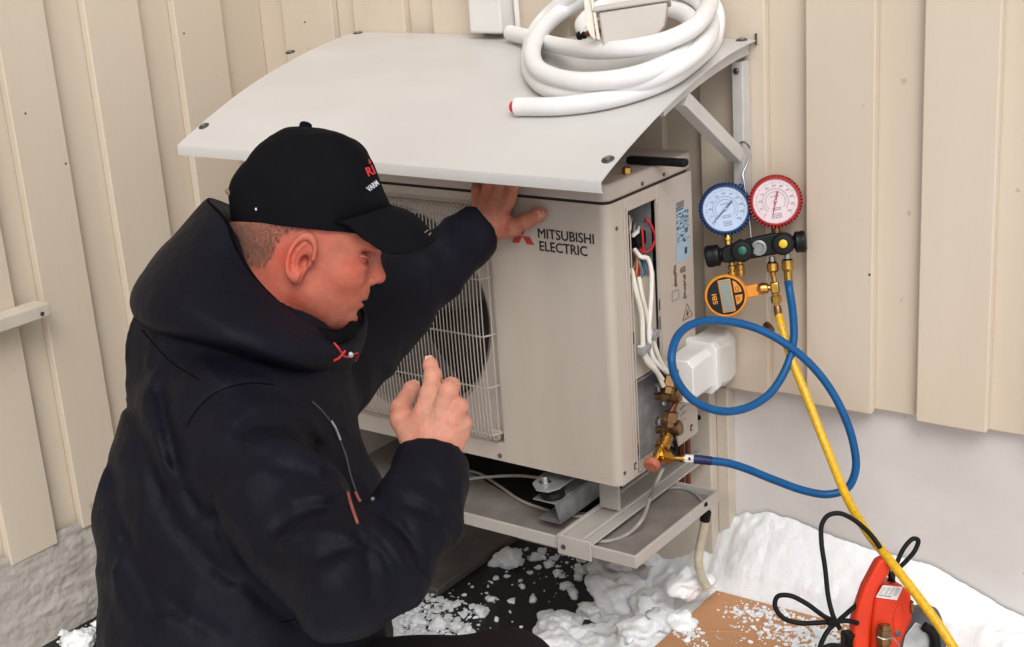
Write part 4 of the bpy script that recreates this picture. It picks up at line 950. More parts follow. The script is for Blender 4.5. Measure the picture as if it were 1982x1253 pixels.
fit(G(1408, 452, -.002), G(1410, 474, .0), [(0, .007), (.3, .0085), (.6, .0085), (.65, .0065), (1, .0065)], M['brass'], 'gauge_stem', mg, 12)
fit(G(1502, 436, -.002), G(1504, 456, .0), [(0, .007), (.3, .0085), (.6, .0085), (.65, .0065), (1, .0065)], M['oldbrass'], 'gauge_stem', mg, 12)
hk = spline([G(1454, 462, .004), G(1452, 440, .004), G(1447, 400, .004), G(1440, 350, .002), G(1438, 337, .0), G(1446, 318, -.004), G(1452, 300, -.006), G(1450, 285, -.006), aty(1443, 277, -.040), aty(1434, 276, -.030), aty(1428, 282, -.022)], 8)
MB().tube(hk, .0019, 8).build('hook', M['steel'], mg)
MB().lathe(G(1455, 461, .004), GU, [(-.002, .005), (.001, .005), (.002, .003)], 12).build('hook_washer', M['steel'], mg)
for (u, v_) in [(1416, 508), (1432, 506)]:
    fit(G(u, v_, .0), G(u+2, v_+29, .0), [(0, .0055), (.2, .0055), (.25, .0075), (.5, .0075), (.52, .005), (.6, .005), (.62, .0082), (.85, .0082), (.87, .006), (1, .005)], M['brass'], 'port', mg, 14)
fit(G(1494, 497, .0), G(1495, 507, .0), [(0, .006), (1, .006)], M['steel'], 'port', mg, 12)
fit(G(1524, 491, .0), G(1524, 503, .0), [(0, .006), (1, .006)], M['steel'], 'port', mg, 12)
tf = thing('brass_tee', 'chain of brass couplings between the manifold, the orange gauge and the yellow hose', 'fitting', tuple(G(1498, 560)))
fit(G(1495, 506), G(1496, 533), [(0, .0075), (.15, .0105), (.65, .0110), (.75, .0095), (.8, .006), (1, .0055)], M['brass'], 'knurled_coupling', tf, 20)
fit(G(1497, 533), G(1499, 545), [(0, .0048), (1, .0048)], M['brass'], 'stub', tf, 12)
q_ = G(1500, 557); MB().obox(q_, GE*.0080, GU*.0105, GN*.008).build('tee_block', M['brass'], tf, bevel=.003)
fit(G(1501, 567), G(1504, 592), [(0, .0060), (.2, .0062), (.25, .0098), (.75, .0098), (.8, .006), (1, .0055)], M['brass'], 'coupling', tf, 6)
fit(G(1504, 592), G(1507, 611), [(0, .0062), (.1, .0072), (1, .0075)], M['oldbrass'], 'hose_ferrule', tf, 16)
fit(G(1492, 557), G(1465, 560), [(0, .005), (.15, .0055), (.2, .0085), (.4, .0108), (.7, .0108), (.85, .0080), (1, .006)], M['brass'], 'side_coupling', tf, 20)
# orange vacuum gauge
vg = thing('vacuum_gauge', 'round orange digital vacuum gauge with grey display below the manifold', 'gauge', tuple(G(1404, 573)))
vc = G(1405, 573, .008); VN = nrm(.6*nrm(CAM-GO) + .4*GN); ve = nrm(G(1450, 565)-G(1405, 573)); ve = nrm(ve - np.dot(ve, VN)*VN); vu = np.cross(VN, ve); vu = vu if vu[2] > 0 else -vu
vb = MB().lathe(vc, VN, [(-.026, .034), (-.022, .0385), (-.002, .0395), (.002, .0385), (.0035, .0370), (.0035, .0345), (.0015, .0340)], 56).build('gauge_case', M['orange'], vg, smooth=35)
MB().lathe(vc+VN*.0016, VN, [(0, .034), (.0006, .0338)], 48).build('face_plate', M['gloss_black'], vg, smooth=0)
MB().obox(vc + ve*.048 - VN*.010, ve*.012, vu*.0115, VN*.010).build('connector_block', M['orange'], vg, bevel=.003)
def V2(x, y, o=.0024): return vc + ve*x + vu*y + VN*o
def vq(pts, mt, name, par, t=.001): return MB().prism([V2(x, y) for x, y in pts], VN, t).build(name, mt, par, bevel=.0003)
lcf = vq([(-.010, -.030), (.013, -.030), (.013, .030), (-.010, .030)], M['orange'], 'display_frame', vb)
MB().prism([V2(x, y, .0036) for x, y in [(-.0085, -.028), (.0115, -.028), (.0115, .0285), (-.0085, .0285)]], VN, .0006).build('display', M['lcd'], lcf)
vq([(.0165, .003), (.030, .003), (.028, .012), (.022, .022), (.0165, .026)], M['orange'], 'button', vb)
vq([(.0165, -.002), (.030, -.002), (.028, -.012), (.022, -.018), (.0165, -.019)], M['orange'], 'button', vb)
text('lettering', 'SBI', .0085, V2(-.0165, -.012, .0024), vu, -ve, M['orange'], vb, width=.019, off=.0004, bold=.02)
text('lettering', 'ON', .0035, V2(.0205, .008, .0037), ve, vu, M['rubber'], vb, off=.0003) if False else None
MB().tube([V2(.0195, .006, .0037), V2(.0245, .006, .0037), V2(.0245, .013, .0037), V2(.0195, .013, .0037)], .0005, 4, closed=True).build('button_mark', M['rubber'], vb)
MB().tube([V2(.0195, -.012, .0037), V2(.0225, -.012, .0037), V2(.0235, -.009, .0037), V2(.0225, -.006, .0037), V2(.0195, -.006, .0037)], .0005, 4, closed=True).build('button_mark', M['rubber'], vb)
fit(vc+ve*.059 - VN*.010, G(1466, 560), [(0, .0085), (.6, .0085), (.65, .006), (1, .006)], M['copper'], 'brass_stub', vg, 6)

# ================================================================ HOSES
bh = thing('blue_hose', 'blue charging hose looping from the manifold down to the brass service tee', 'hose', tuple(aty(1600, 800, -.08)))
fit(G(1524, 501), G(1525, 527), [(0, .0075), (.12, .0105), (.75, .0110), (.85, .0095), (1, .0075)], M['brass'], 'hose_nut', bh, 20)
fit(G(1525, 525), G(1527, 551), [(0, .0062), (.05, .0078), (1, .0082)], M['brass'], 'ferrule', bh, 14)
bp = [tuple(G(1526, 545)), aty(1528, 560, -.064), aty(1535, 610, -.072), aty(1536, 660, -.085), aty(1523, 710, -.11), aty(1490, 762, -.16), aty(1445, 790, -.21), aty(1395, 796, -.26), aty(1345, 777, -.30), aty(1312, 740, -.325), aty(1300, 700, -.33), aty(1307, 660, -.30), aty(1330, 633, -.25), aty(1370, 621, -.20), aty(1420, 624, -.155), aty(1470, 638, -.125), aty(1515, 662, -.105), aty(1560, 697, -.085), aty(1600, 743, -.072), aty(1632, 800, -.068), aty(1652, 860, -.070), aty(1656, 910, -.078), aty(1640, 945, -.09), aty(1605, 957, -.11), aty(1560, 951, -.135), aty(1500, 930, -.17), aty(1440, 906, -.21), aty(1405, 896, -.235), aty(1372, 892, -.257)]
MB().tube(spline(bp, 12), .0074, 16).build('hose_line', M['bluehose'], bh)
MB().tube(spline([aty(1377, 892.5, -.254), aty(1358, 890.5, -.264), aty(1343, 889, -.270)], 4), .0082, 16).build('navy_ferrule', M['navyhose'], bh)
e_ = aty(1343, 889, -.270); f_ = aty(1326, 888, -.276); g_ = aty(1300, 886.5, -.285)
MB().cyl(e_, f_, .0078, .0078, 8).build('white_tag', M['paper'], bh)
MB().obox((e_+f_)/2 + nrm(CAM-e_)*.0078, nrm(f_-e_)*.002, np.array([0, 0, .003]), nrm(CAM-e_)*.0008).build('tag_mark', M['black'], bh)
fit(f_, g_, [(0, .0080), (.15, .0080), (.2, .0045), (.8, .0042), (1, .0042)], M['brass'], 'hose_end', bh, 14)
# small copper hose-hook by the wall, behind yellow hose
tag(MB().tube([aty(1484, 630, -.004), aty(1492, 640, -.02)], .008, 8).build('copper_stub', M['copper']), 'small copper pipe stub sticking out of the wall behind the yellow hose', 'pipe stub')
tag(MB().tube(spline([G(1507, 608), aty(1515, 640, -.075), aty(1530, 690, -.095), aty(1560, 765, -.115), aty(1600, 868, -.15), aty(1640, 965, -.20), aty(1678, 1030, -.27), aty(1720, 1082, -.335), aty(1765, 1140, -.36), aty(1810, 1200, -.38), aty(1855, 1268, -.40)], 14), .0076, 16).build('yellow_hose', M['yelhose']), 'yellow charging hose running diagonally from the manifold to the vacuum pump', 'hose')
# tiny print along the yellow hose is left to the surface wear of its sleeve

# ================================================================ VACUUM PUMP
PO = aty(1710, 1180, -.36); PN = nrm((.60, -.74, .30)); 
def Pm(u, v_, off=0.0): return onpl(u, v_, PO+PN*off, PN)
vp = thing('vacuum_pump', 'orange red vacuum pump with carrying handle and brass port on the cardboard', 'vacuum pump', (PO[0], PO[1], -.35))
hb = MB().prism([Pm(u, v_, .004) for u, v_ in [(1700, 1084), (1710, 1080), (1722, 1084), (1726, 1094), (1722, 1112), (1702, 1138), (1693, 1160), (1688, 1200), (1684, 1253), (1683, 1310), (1655, 1310), (1652, 1253), (1651, 1205), (1660, 1172), (1673, 1135)]], -PN, .028).build('handle', M['pumpred'], vp, bevel=.006)
hs_ = MB().prism([Pm(u, v_, -.006) for u, v_ in [(1692, 1153), (1708, 1131), (1748, 1134), (1766, 1150), (1768, 1200), (1752, 1232), (1738, 1268), (1730, 1310), (1684, 1310), (1686, 1200)]], -PN, .085).build('housing', M['pumpred'], vp, bevel=.009)
MB().prism([Pm(u, v_, -.0045) for u, v_ in [(1733, 1180), (1744, 1168), (1752, 1190), (1745, 1222), (1730, 1236), (1727, 1200)]], -PN, .006).build('housing_rib', M['pumpred'], vp, bevel=.003)
lbp = MB().prism([Pm(u, v_, -.0054) for u, v_ in [(1709, 1133), (1748, 1136), (1736, 1162), (1695, 1156)]], PN, .0006).build('warning_label', M['paper'], vp, smooth=0)
lp = MB()
a0, a1, b1, b0 = (1710.5, 1135.5), (1744, 1138), (1734, 1158.5), (1698, 1154)
for r_i in range(7):
    t = .10+r_i*.105; h_ = .035
    for s0 in (0, .26, .52, .76):
        s1_ = s0 + .2*rc_.uniform(.7, 1.1)
        def bil(s, tt): u = (1-tt)*((1-s)*a0[0]+s*a1[0]) + tt*((1-s)*b0[0]+s*b1[0]); v_ = (1-tt)*((1-s)*a0[1]+s*a1[1]) + tt*((1-s)*b0[1]+s*b1[1]); return Pm(u, v_, -.0045)
        lp.add([bil(s0, t), bil(s1_, t), bil(s1_, t+h_), bil(s0, t+h_)], [(0, 3, 2, 1)])
lp.add([bil(.02, .86), bil(.72, .86), bil(.72, .95), bil(.02, .95)], [(0, 3, 2, 1)])
lp.build('label_print', M['print_grey'], lbp, smooth=0, kind='stuff')
MB().prism([Pm(u, v_, -.02) for u, v_ in [(1757, 1166), (1763, 1160), (1764, 1180), (1759, 1186)]], PN, .0145).build('side_badge', M['oldbrass'], vp, bevel=.001)
fit(Pm(1711, 1262, .010), Pm(1712, 1209, .014), [(0, .011), (.15, .011), (.18, .0085), (.3, .0085), (.33, .0125), (.8, .0125), (.84, .0105), (1, .0100)], M['oldbrass'], 'intake_port', vp, 8)
MB().lathe(Pm(1712, 1209.5, .014), GU, [(0, .0055), (.0012, .0035)], 14).build('port_core', M['brass'], vp)
MB().tube(spline([Pm(1699, 1233, .028), Pm(1712, 1238, .032), Pm(1728, 1236, .028), Pm(1740, 1250, .02), Pm(1748, 1262, .01)], 6), .0012, 6).build('cap_chain', M['alu'], vp)
MB().lathe(Pm(1737, 1226, -.006), PN, [(0, .0055), (.002, .0055), (.003, .003)], 14).build('plug_screw', M['pumpgrey'], vp)
# finned aluminium cover and motor behind
for k in range(9):
    o1 = -.018-.0085*k
    MB().prism([Pm(u+0, v_, o1) for u, v_ in [(1752, 1230), (1772, 1205), (1790, 1212), (1800, 1240), (1790, 1310), (1735, 1310)]], -PN, .004).build('cooling_fin', M['alu'], vp, bevel=.001)
MB().prism([Pm(u, v_, -.025) for u, v_ in [(1755, 1234), (1770, 1210), (1784, 1216), (1792, 1242), (1782, 1310), (1735, 1310)]], -PN, .08).build('end_cover', M['alu'], vp, bevel=.003)
dm_ = nrm(np.cross((0, 0, 1), PN)); 
MB().lathe(Pm(1775, 1230, -.075), -dm_*-1 if dm_[0] > 0 else -dm_, [(-.03, .046), (.0, .050), (.022, .050), (.034, .044), (.038, .03)], 36).build('motor', M['pumpgrey'], vp)
MB().tube(spline([Pm(1788, 1212, -.01), Pm(1806, 1225, -.01), Pm(1812, 1250, -.01), Pm(1808, 1290, -.01)], 6), .008, 12).build('motor_band', M['rubber'], vp)
MB().obox(Pm(1650, 1245, -.02), dm_*.016, (0, 0, .022), PN*.018).build('switch_box', M['rubber'], vp, bevel=.004)
MB().prism([Pm(u, v_, .004) for u, v_ in [(1640, 1310), (1790, 1310), (1790, 1350), (1640, 1350)]], -PN, .10).build('foot_plate', M['pumpgrey'], vp, bevel=.003)
# power cable
pc = thing('power_cable', 'black power cable looping above and around the vacuum pump handle', 'cable', tuple(Pm(1610, 1210)))
def pcable(pts): return MB().tube(spline([Pm(u, v_, o) for u, v_, o in pts], 10), .0040, 12).build('cable_loop', M['rubber'], pc)
pcable([(1626, 1218, .02), (1614, 1196, .02), (1604, 1160, .01), (1597, 1100, .0), (1590, 1050, -.01), (1591, 1015, -.02), (1603, 998, -.02), (1625, 994, -.02), (1652, 1006, -.02), (1685, 1035, -.02), (1708, 1068, -.015), (1716, 1090, -.02), (1722, 1112, -.03), (1735, 1140, -.04)])
pcable([(1626, 1205, .02), (1600, 1196, .02), (1560, 1168, .02), (1528, 1153, .015), (1505, 1155, .01), (1500, 1173, .01), (1514, 1195, .012), (1545, 1206, .015), (1580, 1206, .02), (1640, 1202, .02), (1660, 1206, .01)])
pcable([(1666, 1165, -.02), (1650, 1178, .0), (1625, 1200, .02), (1605, 1218, .028), (1592, 1240, .03), (1580, 1275, .03)])
pcable([(1732, 1142, -.045), (1728, 1118, -.05), (1738, 1085, -.06), (1752, 1058, -.07), (1768, 1043, -.07), (1777, 1046, -.07), (1772, 1064, -.07), (1756, 1084, -.06), (1740, 1100, -.05), (1726, 1116, -.045), (1716, 1140, -.04)])
MB().obox(Pm(1613, 1205, .026), dm_*.010, (0, 0, .0045), PN*.006).build('cable_tie', M['rubber'], pc, bevel=.001)
pcable([(1655, 1262, .0), (1630, 1252, .015), (1605, 1250, .02), (1585, 1262, .02)])
# ================================================================ THE MAN
mn = thing('person', 'man in dark navy hooded jacket and black cap crouching in front of the heat pump', 'person', tuple(at(560, 1500, 2, GZ)) if False else (-.05, -1.12, GZ))
HO = PX(600, 480, 2.05)
r_, d_, f_ = CR[0], CR[1], CR[2]
HF = nrm(.958*r_ + .262*d_ + .10*f_); HU0 = nrm(.262*r_ - .962*d_ - .02*f_); HU = nrm(HU0 - np.dot(HU0, HF)*HF); HS = np.cross(HF, HU)
if np.dot(HS, f_) > 0: HS = -HS          # towards the camera: his right side
HM = np.stack([HF, HU, HS])
def H(F_, U_, S_): return HO + F_*HF + U_*HU + S_*HS
# --- head, neck
h = .0019
G_ = grid((-.135, -.20, -.105), (.13, .165, .105), h)
def head_sdf(P):
    k = .018
    d = ell(P, (-.012, .042, 0), (.101, .098, .0765))
    d = smin(d, ell(P, (-.040, -.002, 0), (.072, .066, .066)), .03)
    d = smin(d, ell(P, (.040, -.012, 0), (.056, .080, .0585)), .022)
    d = smin(d, ell(P, (.034, -.062, 0), (.055, .042, .052)), .022)
    d = smin(d, cone(P, (-.002, -.055, .043), (.055, -.089, .022), .016, .014), .02)
    d = smin(d, cone(P, (-.002, -.055, -.043), (.055, -.089, -.022), .016, .014), .02)
    d = smin(d, ell(P, (.070, -.086, 0), (.021, .019, .024)), .016)
    d = smin(d, ell(P, (.076, .030, 0), (.020, .016, .050)), .016)
    for s in (1, -1):
        d = smax(d, -ell(P, (.101, .007, s*.035), (.030, .0175, .023)), .010)
        d = smin(d, ell(P, (.0705, .003, s*.032), (.0120, .0115, .0140)), .002); d = smin(d, ell(P, (.079, -.006, s*.034), (.0080, .0035, .015)), .004)
        d = smin(d, ell(P, (.0775, .0085, s*.033), (.0085, .0036, .017)), .002); d = smin(d, ell(P, (.084, .022, s*.030), (.012, .0065, .020)), .006)
        d = smin(d, ell(P, (.058, -.022, s*.042), (.026, .020, .018)), .018)
        d = smin(d, ell(P, (.0955, -.0225, s*.0115), (.0085, .0065, .0062)), .005)
        d = smax(d, -ell(P, (.1005, -.0305, s*.007), (.0070, .0048, .0036)), .002)
    d = smin(d, cone(P, (.083, .022, 0), (.1035, -.010, 0), .0085, .0098), .010)
    d = smin(d, ell(P, (.1045, -.0155, 0), (.0100, .0085, .0100)), .006)
    d = smin(d, ell(P, (.082, -.040, 0), (.0155, .012, .026)), .010)
    d = smin(d, ell(P, (.0895, -.0480, 0), (.0088, .0050, .021)), .003)
    d = smin(d, ell(P, (.0865, -.0600, 0), (.0092, .0062, .019)), .003)
    d = smax(d, -ell(P, (.098, -.0545, 0), (.0150, .0013, .021)), .0025)
    d = smax(d, -ell(P, (.094, -.071, 0), (.009, .0045, .016)), .006)
    # neck
    d = smin(d, cone(P, (-.030, -.030, 0), (-.070, -.19, 0), .060, .066), .025)
    # ears
    for s in (1, -1):
        Q = P.copy(); Q[..., 0] = (P[..., 0]+.004)*1.32 - .004 - .10*(P[..., 1]+.01); Q[..., 1] = (P[..., 1]+.010)*1.20 + .002; Q[..., 2] = P[..., 2]*s - .0735; Q[..., 2] += (P[..., 0]+.004)*.26
        e = ell(Q, (-.004, -.006, 0), (.0215, .034, .0055))
        u_ = np.stack([(Q[..., 0]+.004)/.0215, (Q[..., 1]+.004)/.036], -1); rr = np.linalg.norm(u_, axis=-1)
        ringd = np.sqrt(((rr-1)*.023)**2 + (Q[..., 2]-.0062)**2) - .0046; ringd = np.where((u_[..., 0] > .45) & (u_[..., 1] < -.05), np.maximum(ringd, .004), ringd)
        e = smin(e, ringd, .0035)
        v2_ = np.stack([(Q[..., 0]+.003)/.0120, (Q[..., 1]+.006)/.0215], -1); r2_ = np.linalg.norm(v2_, axis=-1)
        anti = np.sqrt(((r2_-1)*.014)**2 + (Q[..., 2]-.0048)**2) - .0030; anti = np.where(v2_[..., 0] > .2, np.maximum(anti, .004), anti)
        e = smin(e, anti, .003)
        e = smin(e, ell(Q, (.001, -.038, .002), (.0100, .0130, .0055)), .006)
        e = smin(e, ell(Q, (.014, -.012, .004), (.0042, .0070, .0042)), .003)
        e = smax(e, -ell(Q, (.003, -.011, .0065), (.0085, .0120, .0110)), .002)
        e = smax(e, -ell(Q, (.002, .012, .0080), (.0100, .0080, .0050)), .003)
        d = smin(d, e, .004)
    d = d + .0004*vnoise(P, 70, 3) + .0002*vnoise(P, 260, 5)
    return d
fv = head_sdf(G_); Vh, Qh = surfnet(fv, (-.135, -.20, -.105), h)
loc = Vh.copy(); Vw = HO + Vh @ HM
if np.linalg.det(HM) < 0: Qh = Qh[:, ::-1]
parts_V = [Vw]; parts_Q = [Qh]; parts_kind = [np.zeros(len(Vw))]; parts_loc = [loc]
# --- hands
def limbgrid(pts, rs, pad, h): 
    pts = np.array(pts); lo = pts.min(0)-max(rs)-pad; hi = pts.max(0)+max(rs)+pad; return lo, grid(lo, hi, h)
def hand(chains, palm, fore, h=.0016):
    allp = [p for c in chains for p, r in c] + [p for a, b, ra, rb in palm for p in (a, b)] + [fore[0], fore[1]]
    lo, GG = limbgrid(allp, [.036], .004, h)
    d = None
    for a, b, ra, rb in palm:
        e = cone(GG, a, b, ra, rb); d = e if d is None else smin(d, e, .012)
    d = smin(d, cone(GG, fore[0], fore[1], fore[2], fore[3]), .018)
    fing = []
    for c in chains:
        e = None
        for (a, ra), (b, rb) in zip(c, c[1:]):
            s = cone(GG, a, b, ra, rb); e = s if e is None else smin(e, s, .0035)
        for (a, ra) in c[1:-1]:
            e = smin(e, np.linalg.norm(GG-np.asarray(a, np.float32), axis=-1)-ra*1.02, .003)
        fing.append(e)
    for i_, e in enumerate(fing): d = smin(d, e, .0050 if i_ < 2 else .0042)
    d = d + .0006*vnoise(GG, 110, 2) + .0004*vnoise(GG, 300, 4)
    V_, Q_ = surfnet(d, lo, h); return V_, Q_
# right hand raised, back of the hand to the camera
T = PX
w0 = T(845, 955, 1.780); w1 = T(836, 880, 1.795)
kn = [T(790, 800, 1.815), T(822, 783, 1.800), T(853, 783, 1.790), T(880, 800, 1.788), T(894, 826, 1.795)]
thumb = [(T(800, 850, 1.80), .0175), (T(779, 812, 1.815), .0150), (T(776, 790, 1.828), .0125), (T(795, 755, 1.850), .0105), (T(801, 748, 1.856), .0085)]
index = [(T(822, 800, 1.800), .0145), (T(833, 762, 1.800), .0125), (T(838, 728, 1.812), .0108), (T(833, 708, 1.822), .0092), (T(831, 700, 1.826), .0080)]
mid = [(T(852, 800, 1.790), .0140), (T(868, 758, 1.785), .0118), (T(874, 748, 1.800), .0108), (T(868, 765, 1.830), .0098), (T(862, 785, 1.838), .0085)]
ring_ = [(T(876, 812, 1.788), .0135), (T(889, 787, 1.787), .0106), (T(890, 790, 1.808), .0102), (T(880, 806, 1.832), .0092), (T(872, 820, 1.836), .0080)]
pinky = [(T(886, 838, 1.794), .0120), (T(896, 820, 1.794), .0094), (T(899, 820, 1.810), .0092), (T(888, 832, 1.830), .0082), (T(882, 842, 1.832), .0070)]
palm = [(w1, T(815, 812, 1.803), .0235, .0155), (w1, T(840, 806, 1.797), .0250, .0155), (w1, T(862, 810, 1.792), .0250, .0150), (w1, T(882, 828, 1.793), .0235, .0140), (T(820, 868, 1.805), T(795, 835, 1.808), .022, .017), (T(862, 870, 1.797), T(885, 842, 1.800), .020, .015)]
V_, Q_ = hand([thumb, index, mid, ring_, pinky], palm, (w0, w1, .0275, .0265))
parts_V.append(V_); parts_Q.append(Q_); parts_kind.append(np.ones(len(V_))); parts_loc.append(V_)
# left hand braced against the top of the unit
yF = -.4
def Y_(u, v_, y): return aty(u, v_, y)
lw0 = T(900, 462, 2.415); lw1 = Y_(940, 440, -.432)
lthumb = [(Y_(966, 444, -.428), .0180), (Y_(992, 440, -.424), .0160), (Y_(1017, 429, -.419), .0132), (Y_(1041, 416, -.4145), .0112), (Y_(1047, 413, -.4135), .0098)]
lindex = [(Y_(985, 385, -.428), .0130), (Y_(992, 360, -.436), .0115), (Y_(996, 338, -.428), .0105), (Y_(998, 322, -.412), .0092), (Y_(998, 316, -.406), .0085)]
lmid = [(Y_(965, 375, -.432), .0135), (Y_(970, 352, -.440), .0118), (Y_(973, 330, -.430), .0108), (Y_(974, 312, -.412), .0095), (Y_(974, 308, -.406), .0085)]
lring = [(Y_(945, 378, -.430), .0130), (Y_(947, 355, -.438), .0112), (Y_(950, 334, -.428), .0102), (Y_(951, 318, -.410), .0090), (Y_(951, 312, -.404), .0082)]
lpink = [(Y_(925, 390, -.426), .0120), (Y_(924, 368, -.432), .0100), (Y_(925, 350, -.422), .0092), (Y_(926, 336, -.410), .0082), (Y_(926, 332, -.406), .0075)]
lp_ = [(lw1, Y_(980, 392, -.428), .0240, .0150), (lw1, Y_(962, 384, -.430), .0250, .0155), (lw1, Y_(945, 388, -.428), .0245, .0145), (lw1, Y_(928, 398, -.426), .0225, .0135), (lw1, Y_(970, 430, -.428), .022, .0165)]
V_, Q_ = hand([lthumb, lindex, lmid, lring, lpink], lp_, (lw0, lw1, .0275, .0255))
parts_V.append(V_); parts_Q.append(Q_); parts_kind.append(np.ones(len(V_))*2); parts_loc.append(V_)
# arms and trunk inside the clothes keep the figure whole
SR = T(452, 835, 1.875); ER = T(660, 1122, 1.685); WR = w0
SL = T(600, 740, 2.17); EL = T(748, 598, 2.31); WL = lw0
NK = H(-.06, -.17, 0); HIP = T(450, 1400, 1.98)
lo = np.array([SR, ER, WR, SL, EL, WL, NK, HIP]).min(0)-.16; GG = grid(lo, np.array([SR, ER, WR, SL, EL, WL, NK, HIP]).max(0)+.16, .012)
d = cone(GG, NK, T(440, 760, 2.0), .058, .09); d = smin(d, cone(GG, T(440, 760, 2.0), HIP, .10, .12), .05)
for a, b, c in ((SR, ER, WR), (SL, EL, WL)): d = smin(d, cone(GG, a, b, .045, .038), .04); d = smin(d, cone(GG, b, c, .038, .026), .02)
V_, Q_ = surfnet(d, lo, .012); parts_V.append(V_); parts_Q.append(Q_); parts_kind.append(np.ones(len(V_))*3); parts_loc.append(V_)
VA = []; QA = []; n0 = 0
for V_, Q_ in zip(parts_V, parts_Q): VA.append(V_); QA.append(Q_+n0); n0 += len(V_)
VA = np.vstack(VA); QA = np.vstack(QA); KA = np.concatenate(parts_kind); LA = np.vstack(parts_loc)
me = mesh_np('body', VA, QA)
# skin colour by region, then painted shade in the recesses
base = np.tile(np.array([.46, .140, .092]), (len(VA), 1))
def blend(mask, col): 
    global base; base = base*(1-mask[:, None]) + np.array(col)*mask[:, None]
hd = KA == 0; x, y, z = LA[:, 0], LA[:, 1], np.abs(LA[:, 2])
def g(cx, cy, cz, s): return np.exp(-(((x-cx)**2 + (y-cy)**2 + (z-cz)**2)/s**2)) * hd
n1 = vnoise(VA, 38, 3); n2 = vnoise(VA, 110, 8); n3 = vnoise(VA, 420, 9)
blend(np.clip(g(.062, -.02, .055, .030)*.65, 0, 1), (.45, .090, .050))
blend(np.clip(g(-.02, -.02, .078, .028)*.85, 0, 1), (.47, .070, .045))      # reddened ear rim
blend(np.clip(g(-.02, -.06, .05, .045)*.6, 0, 1), (.46, .095, .058))
blend(np.clip(g(.104, -.012, .0, .018)*.45, 0, 1), (.47, .11, .07))
blend(np.clip(g(.090, -.054, .0, .016)*.5*(np.abs(y+.054) < .012), 0, 1), (.38, .085, .06))
hair = hd*np.clip((-.022 - x + 1.3*np.clip(y-.008, 0, 1) + .25*y + .006*n2)/.022, 0, 1)*np.clip((y+.055)/.03, 0, 1)
hair = hair*(1 - np.clip(g(-.006, -.018, .078, .036)*1.6, 0, 1))
blend(np.clip(g(.078, .004, .034, .017)*.75, 0, 1), (.27, .085, .055))
blend(np.clip(g(.086, .024, .028, .012)*.55, 0, 1), (.24, .11, .07))
blend(np.clip(g(.003, -.012, .073, .009)*.8, 0, 1), (.20, .03, .02))  # shade painted into the ear hollow, then nostrils and mouth slit
blend(np.clip(g(.099, -.031, .007, .006)*.8, 0, 1), (.16, .03, .02))
blend(np.clip(g(.094, -.054, .012, .0065)*.6, 0, 1), (.20, .04, .03))
blend(np.clip(hair*(.46+.34*n3+.18*n2), 0, .85), (.17, .085, .055))
beard = hd*np.clip((x-.0)/.03, 0, 1)*np.clip((-.045-y)/.02, 0, 1)
blend(np.clip(beard*(.22+.25*n3), 0, .5), (.25, .10, .07))
hr = KA == 1
base[hr] = [.50, .225, .155]; base[KA == 2] = [.40, .145, .092]
for kp in kn[1:] + [p for p, r in index[2:3] + mid[1:2] + ring_[1:2]]:
    blend(np.exp(-((VA-kp)**2).sum(1)/.011**2)*.45*(KA == 1), (.68, .25, .18))
base *= (1 + .11*n1 + .09*n2 + .07*n3)[:, None]; base[:, 1:] *= (1 + .14*vnoise(VA, 30, 14) + .08*vnoise(VA, 75, 15))[:, None]
hsel = np.where((hair > .35) & (KA == 0) & (LA[:, 1] < .004 + (LA[:, 0]+.1175)*.25))[0]; rh = np.random.RandomState(2); pick = rh.choice(hsel, 9000)
hv = []; hf = []
for i_, vi in enumerate(pick):
    p0 = VA[vi] + rh.normal(0, .0008, 3); lc = LA[vi]; nl_ = nrm((lc[0]+.01, lc[1]-.03, lc[2]*1.3)); nw = nl_ @ HM
    dn = nrm(nw*.55 - HU*(.75 if lc[0] < -.02 else .6) - HF*.25*(1 if lc[0] > -.05 else -.2) + rh.normal(0, .18, 3)); Lh = rh.uniform(.0025, .0055)
    sd_ = nrm(np.cross(dn, nw))*.00026; b_ = len(hv); hv += [p0-sd_, p0+sd_, p0+nw*.0003, p0+dn*Lh]; hf += [(b_, b_+1, b_+3), (b_+1, b_+2, b_+3), (b_+2, b_, b_+3)]
hm_ = bpy.data.meshes.new('hair'); hm_.from_pydata([tuple(map(float, p)) for p in hv], [], hf); hm_.materials.append(mat('hair', (.17, .10, .065), .6, var=(200, .4)))
tag(link('hair', hm_, mn), kind='stuff')
at_ = me.color_attributes.new('tint', 'FLOAT_COLOR', 'POINT')
at_.data.foreach_set('color', np.concatenate([np.clip(base, 0, 1), np.ones((len(VA), 1))], 1).astype(np.float32).ravel())
sk = mat('skin', (.6, .3, .2), 0.48, bump=(420, 0.25, 0.0006), bump2=(120, .15, .0008), sss=.08, spec=.25)
vc_ = sk.node_tree.nodes.new('ShaderNodeVertexColor'); vc_.layer_name = 'tint'
sk.node_tree.links.new(vc_.outputs[0], sk.node_tree.nodes['Principled BSDF'].inputs['Base Color'])
me.materials.append(sk); body_o = link('body', me, mn)
